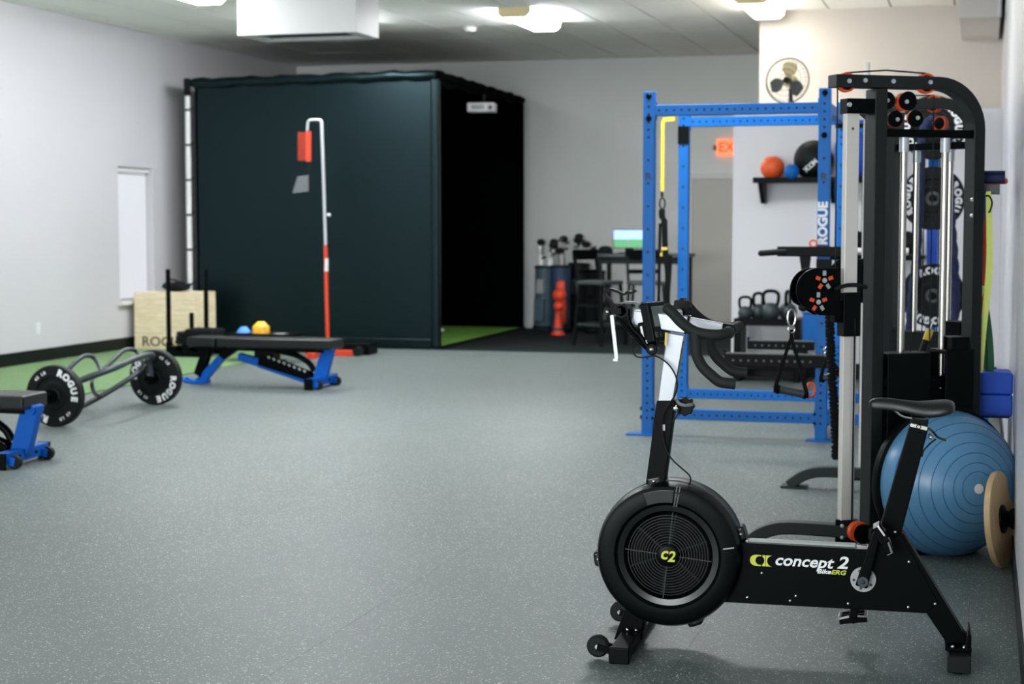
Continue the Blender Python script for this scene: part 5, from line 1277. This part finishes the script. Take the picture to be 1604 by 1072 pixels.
# ================================================================== golf bags, table and stools along the back wall
def golf_bag(x, Y, ztop, r, col, trim, label, heads, seed):
    rnd = random.Random(seed); q = at_y(x, 450, Y)
    t = thing('golf_bag', label, 'golf bag', (q.x, Y, 0), rnd.uniform(-.3, .3), 'golf bags by the back wall')
    lean = .06; Mx = Matrix.Rotation(-R(4), 4, 'X')
    MB(Mx).lathe([(r*.9, 0), (r, .02), (r*.95, .3), (r, ztop-.08), (r*1.05, ztop), (r*.9, ztop), (r*.88, ztop-.05), (0, ztop-.05)], n=28).build('bag_body', col, t)
    MB(Mx).torus((0, 0, ztop-.02), (0, 0, 1), r*1.0, .015, 28, 8).build('bag_rim', 'base_black', t)
    MB(Mx).torus((0, 0, .03), (0, 0, 1), r*.98, .018, 28, 8).build('bag_rim', 'base_black', t)
    for k, (z0, z1, w) in enumerate(((.1, .42, 1.0), (.46, .66, .8))):
        MB(Mx).bx(-r*.55*w, r*.55*w, -r*1.28, -r*.6, z0, z1).build('bag_pocket', trim[k % len(trim)], t, bevel=.025, seg=3)
    MB(Mx).tube(smooth([Vector((r*.9, 0, .25)), Vector((r*1.4, -.03, .45)), Vector((r*1.3, -.02, .62)), Vector((r*.9, 0, .72))], 4), .018, 8, flat=.4).build('bag_strap', 'black_fabric', t)
    for k in range(heads):
        a = 2*PI*k/heads+.3; rr = r*.6; x_, y_ = rr*math.cos(a), rr*math.sin(a); h = ztop+rnd.uniform(.1, .33); dx, dy = rnd.uniform(-.06, .06), rnd.uniform(-.04, .04)
        wood = k % 3 == 0
        c_ = MB(Mx).cyl((x_, y_, ztop-.1), (x_+dx, y_+dy, h), .0055, n=8).build('club_shaft', 'steel', t)
        if wood: MB(Mx).sphere((x_+dx+.02, y_+dy-.02, h+.02), .06, 14, 10, (1, .8, .75)).build('club_cover', ('base_black', 'black_fabric', 'bag_blue')[k % 3], c_, angle=80)
        else: MB(Mx).prism([(x_+dx-.012, h-.02), (x_+dx+.05, h-.012), (x_+dx+.065, h+.03), (x_+dx-.005, h+.012)], y_+dy-.012, y_+dy+.006).build('club_head', 'gun', c_, bevel=.003)
golf_bag(851, 21.3, .84, .13, 'teal', ['teal', 'silver_grey'], 'pale blue grey golf bag nearest the black cage', 6, 1)
golf_bag(878, 20.85, .86, .13, 'bag_blue', ['skin_red', 'skin_red'], 'navy golf bag with bright orange pockets in the middle of the row', 8, 2)
golf_bag(905, 21.32, .88, .14, 'base_black', ['base_black', 'dark_grey'], 'black golf bag with tall irons beside the high table', 9, 3)
golf_bag(930, 20.85, .8, .12, 'black_fabric', ['black_fabric'], 'black golf bag half hidden by the high table', 4, 4)
q = at_y(874, 440, 20.35)
t = thing('headcover', 'bright orange cone and round covers standing before the golf bags', 'cover', (q.x, 20.35, 0))
MB().lathe([(.085, 0), (.085, .02), (.06, .06), (.035, .24), (.03, .26), (0, .265)], n=24).build('cone_body', 'skin_red', t)
MB().sphere((0.01, 0, .36), .07, 18, 12, (1, 1, .9)).build('round_cover', 'skin_red', t, angle=80)
MB().sphere((.02, 0, .5), .09, 20, 14, (1, .9, .95)).build('upper_cover', 'skin_red', t, angle=80)
MB().lathe([(.075, .06), (.06, .09)], n=24).build('cover_band', 'bag_blue', t)
ty0 = 19.5; xa, xb = at_y(930, 400, ty0).x, -3.35
t = thing('high_table', 'dark high table along the back wall with a monitor on it', 'table', ((xa+xb)/2, ty0, 0)); h_ = (xb-xa)/2
MB().bx(-h_, h_, 0, .65, 1.0, 1.04).build('table_top', 'gun', t, bevel=.005)
for sx_ in (-1, 1):
    for y in (.06, .59): MB().bx(sx_*(h_-.06)-.025, sx_*(h_-.06)+.025, y-.025, y+.025, 0, 1.0).build('table_leg', 'base_black', t)
MB().bx(-h_+.06, h_-.06, .56, .6, .2, .26).build('table_rail', 'base_black', t); MB().bx(-h_+.05, h_-.05, .05, .08, .92, 1.0).build('table_rail', 'base_black', t)
qa = at_y(984, 383, 19.75)
t = thing('monitor', 'screen with blue sky and green field standing on the high table', 'monitor', (qa.x, 19.8, 1.04))
sw, sh = .165, .21
MB().bx(-sw-.03, sw+.03, -.02, .02, .06, .06+sh+.02).bx(-.05, .05, .0, .04, 0, .1).bx(-.12, .12, -.06, .1, 0, .012).build('monitor_case', 'base_black', t, bevel=.003)
zm = .07+sh*.48
MB().bx(-sw-.02, sw+.02, -.0215, -.0195, zm, .07+sh).build('screen_sky', 'screen_sky', t)
MB().bx(-sw-.02, sw+.02, -.0215, -.0195, .07, zm).build('screen_field', 'screen_green', t)
MB().bx(-.01, .01, -.0225, -.021, .075, zm).build('screen_path', 'silver_grey', t)
t = thing('dark_ball_cap', 'small black cap lying on the left end of the high table', 'cap', (xa+.12, 19.6, 1.04))
MB().lathe([(.09, 0), (.088, .05), (.06, .085), (0, .095)], n=22).build('crown', 'black_fabric', t); MB().prism([(-.08, .0), (-.16, .005), (-.16, .012), (-.08, .014)], -.06, .06).build('brim', 'black_fabric', t)
def stool(x, Y, rot, label):
    q = at_y(x, 443, Y); t = thing('bar_stool', label, 'stool', (q.x, Y, 0), rot, 'bar stools at the high table')
    MB().bx(-.2, .2, -.19, .19, .7, .745).build('seat', 'dark_grey', t, bevel=.015, seg=3)
    for sx_ in (-1, 1):
        for sy_ in (-1, 1): MB().bar((sx_*.17, sy_*.16, .7), (sx_*.22, sy_*.21, 0), .03, .03, (0, 1, 0)).build('leg', 'base_black', t)
    for z in (.24, .46): MB().bx(-.2, .2, -.2, -.175, z-.012, z+.012).bx(-.2, .2, .175, .2, z-.012, z+.012).bx(-.205, -.18, -.18, .18, z-.012, z+.012).bx(.18, .205, -.18, .18, z-.012, z+.012).build('footrest', 'base_black' if z > .3 else 'gun', t)
    for sx_ in (-1, 1): MB().bar((sx_*.18, .18, .74), (sx_*.19, .24, 1.08), .03, .03, (0, 1, 0)).build('back_post', 'base_black', t)
    MB().bx(-.21, .21, .215, .245, .98, 1.1).bx(-.2, .2, .2, .225, .82, .87).build('backrest', 'black_metal', t, bevel=.008)
stool(940, 18.85, R(62), 'dark bar stool standing left of the blue rack upright')
stool(1012, 18.9, R(20), 'dark bar stool under the monitor, partly behind the rack upright')
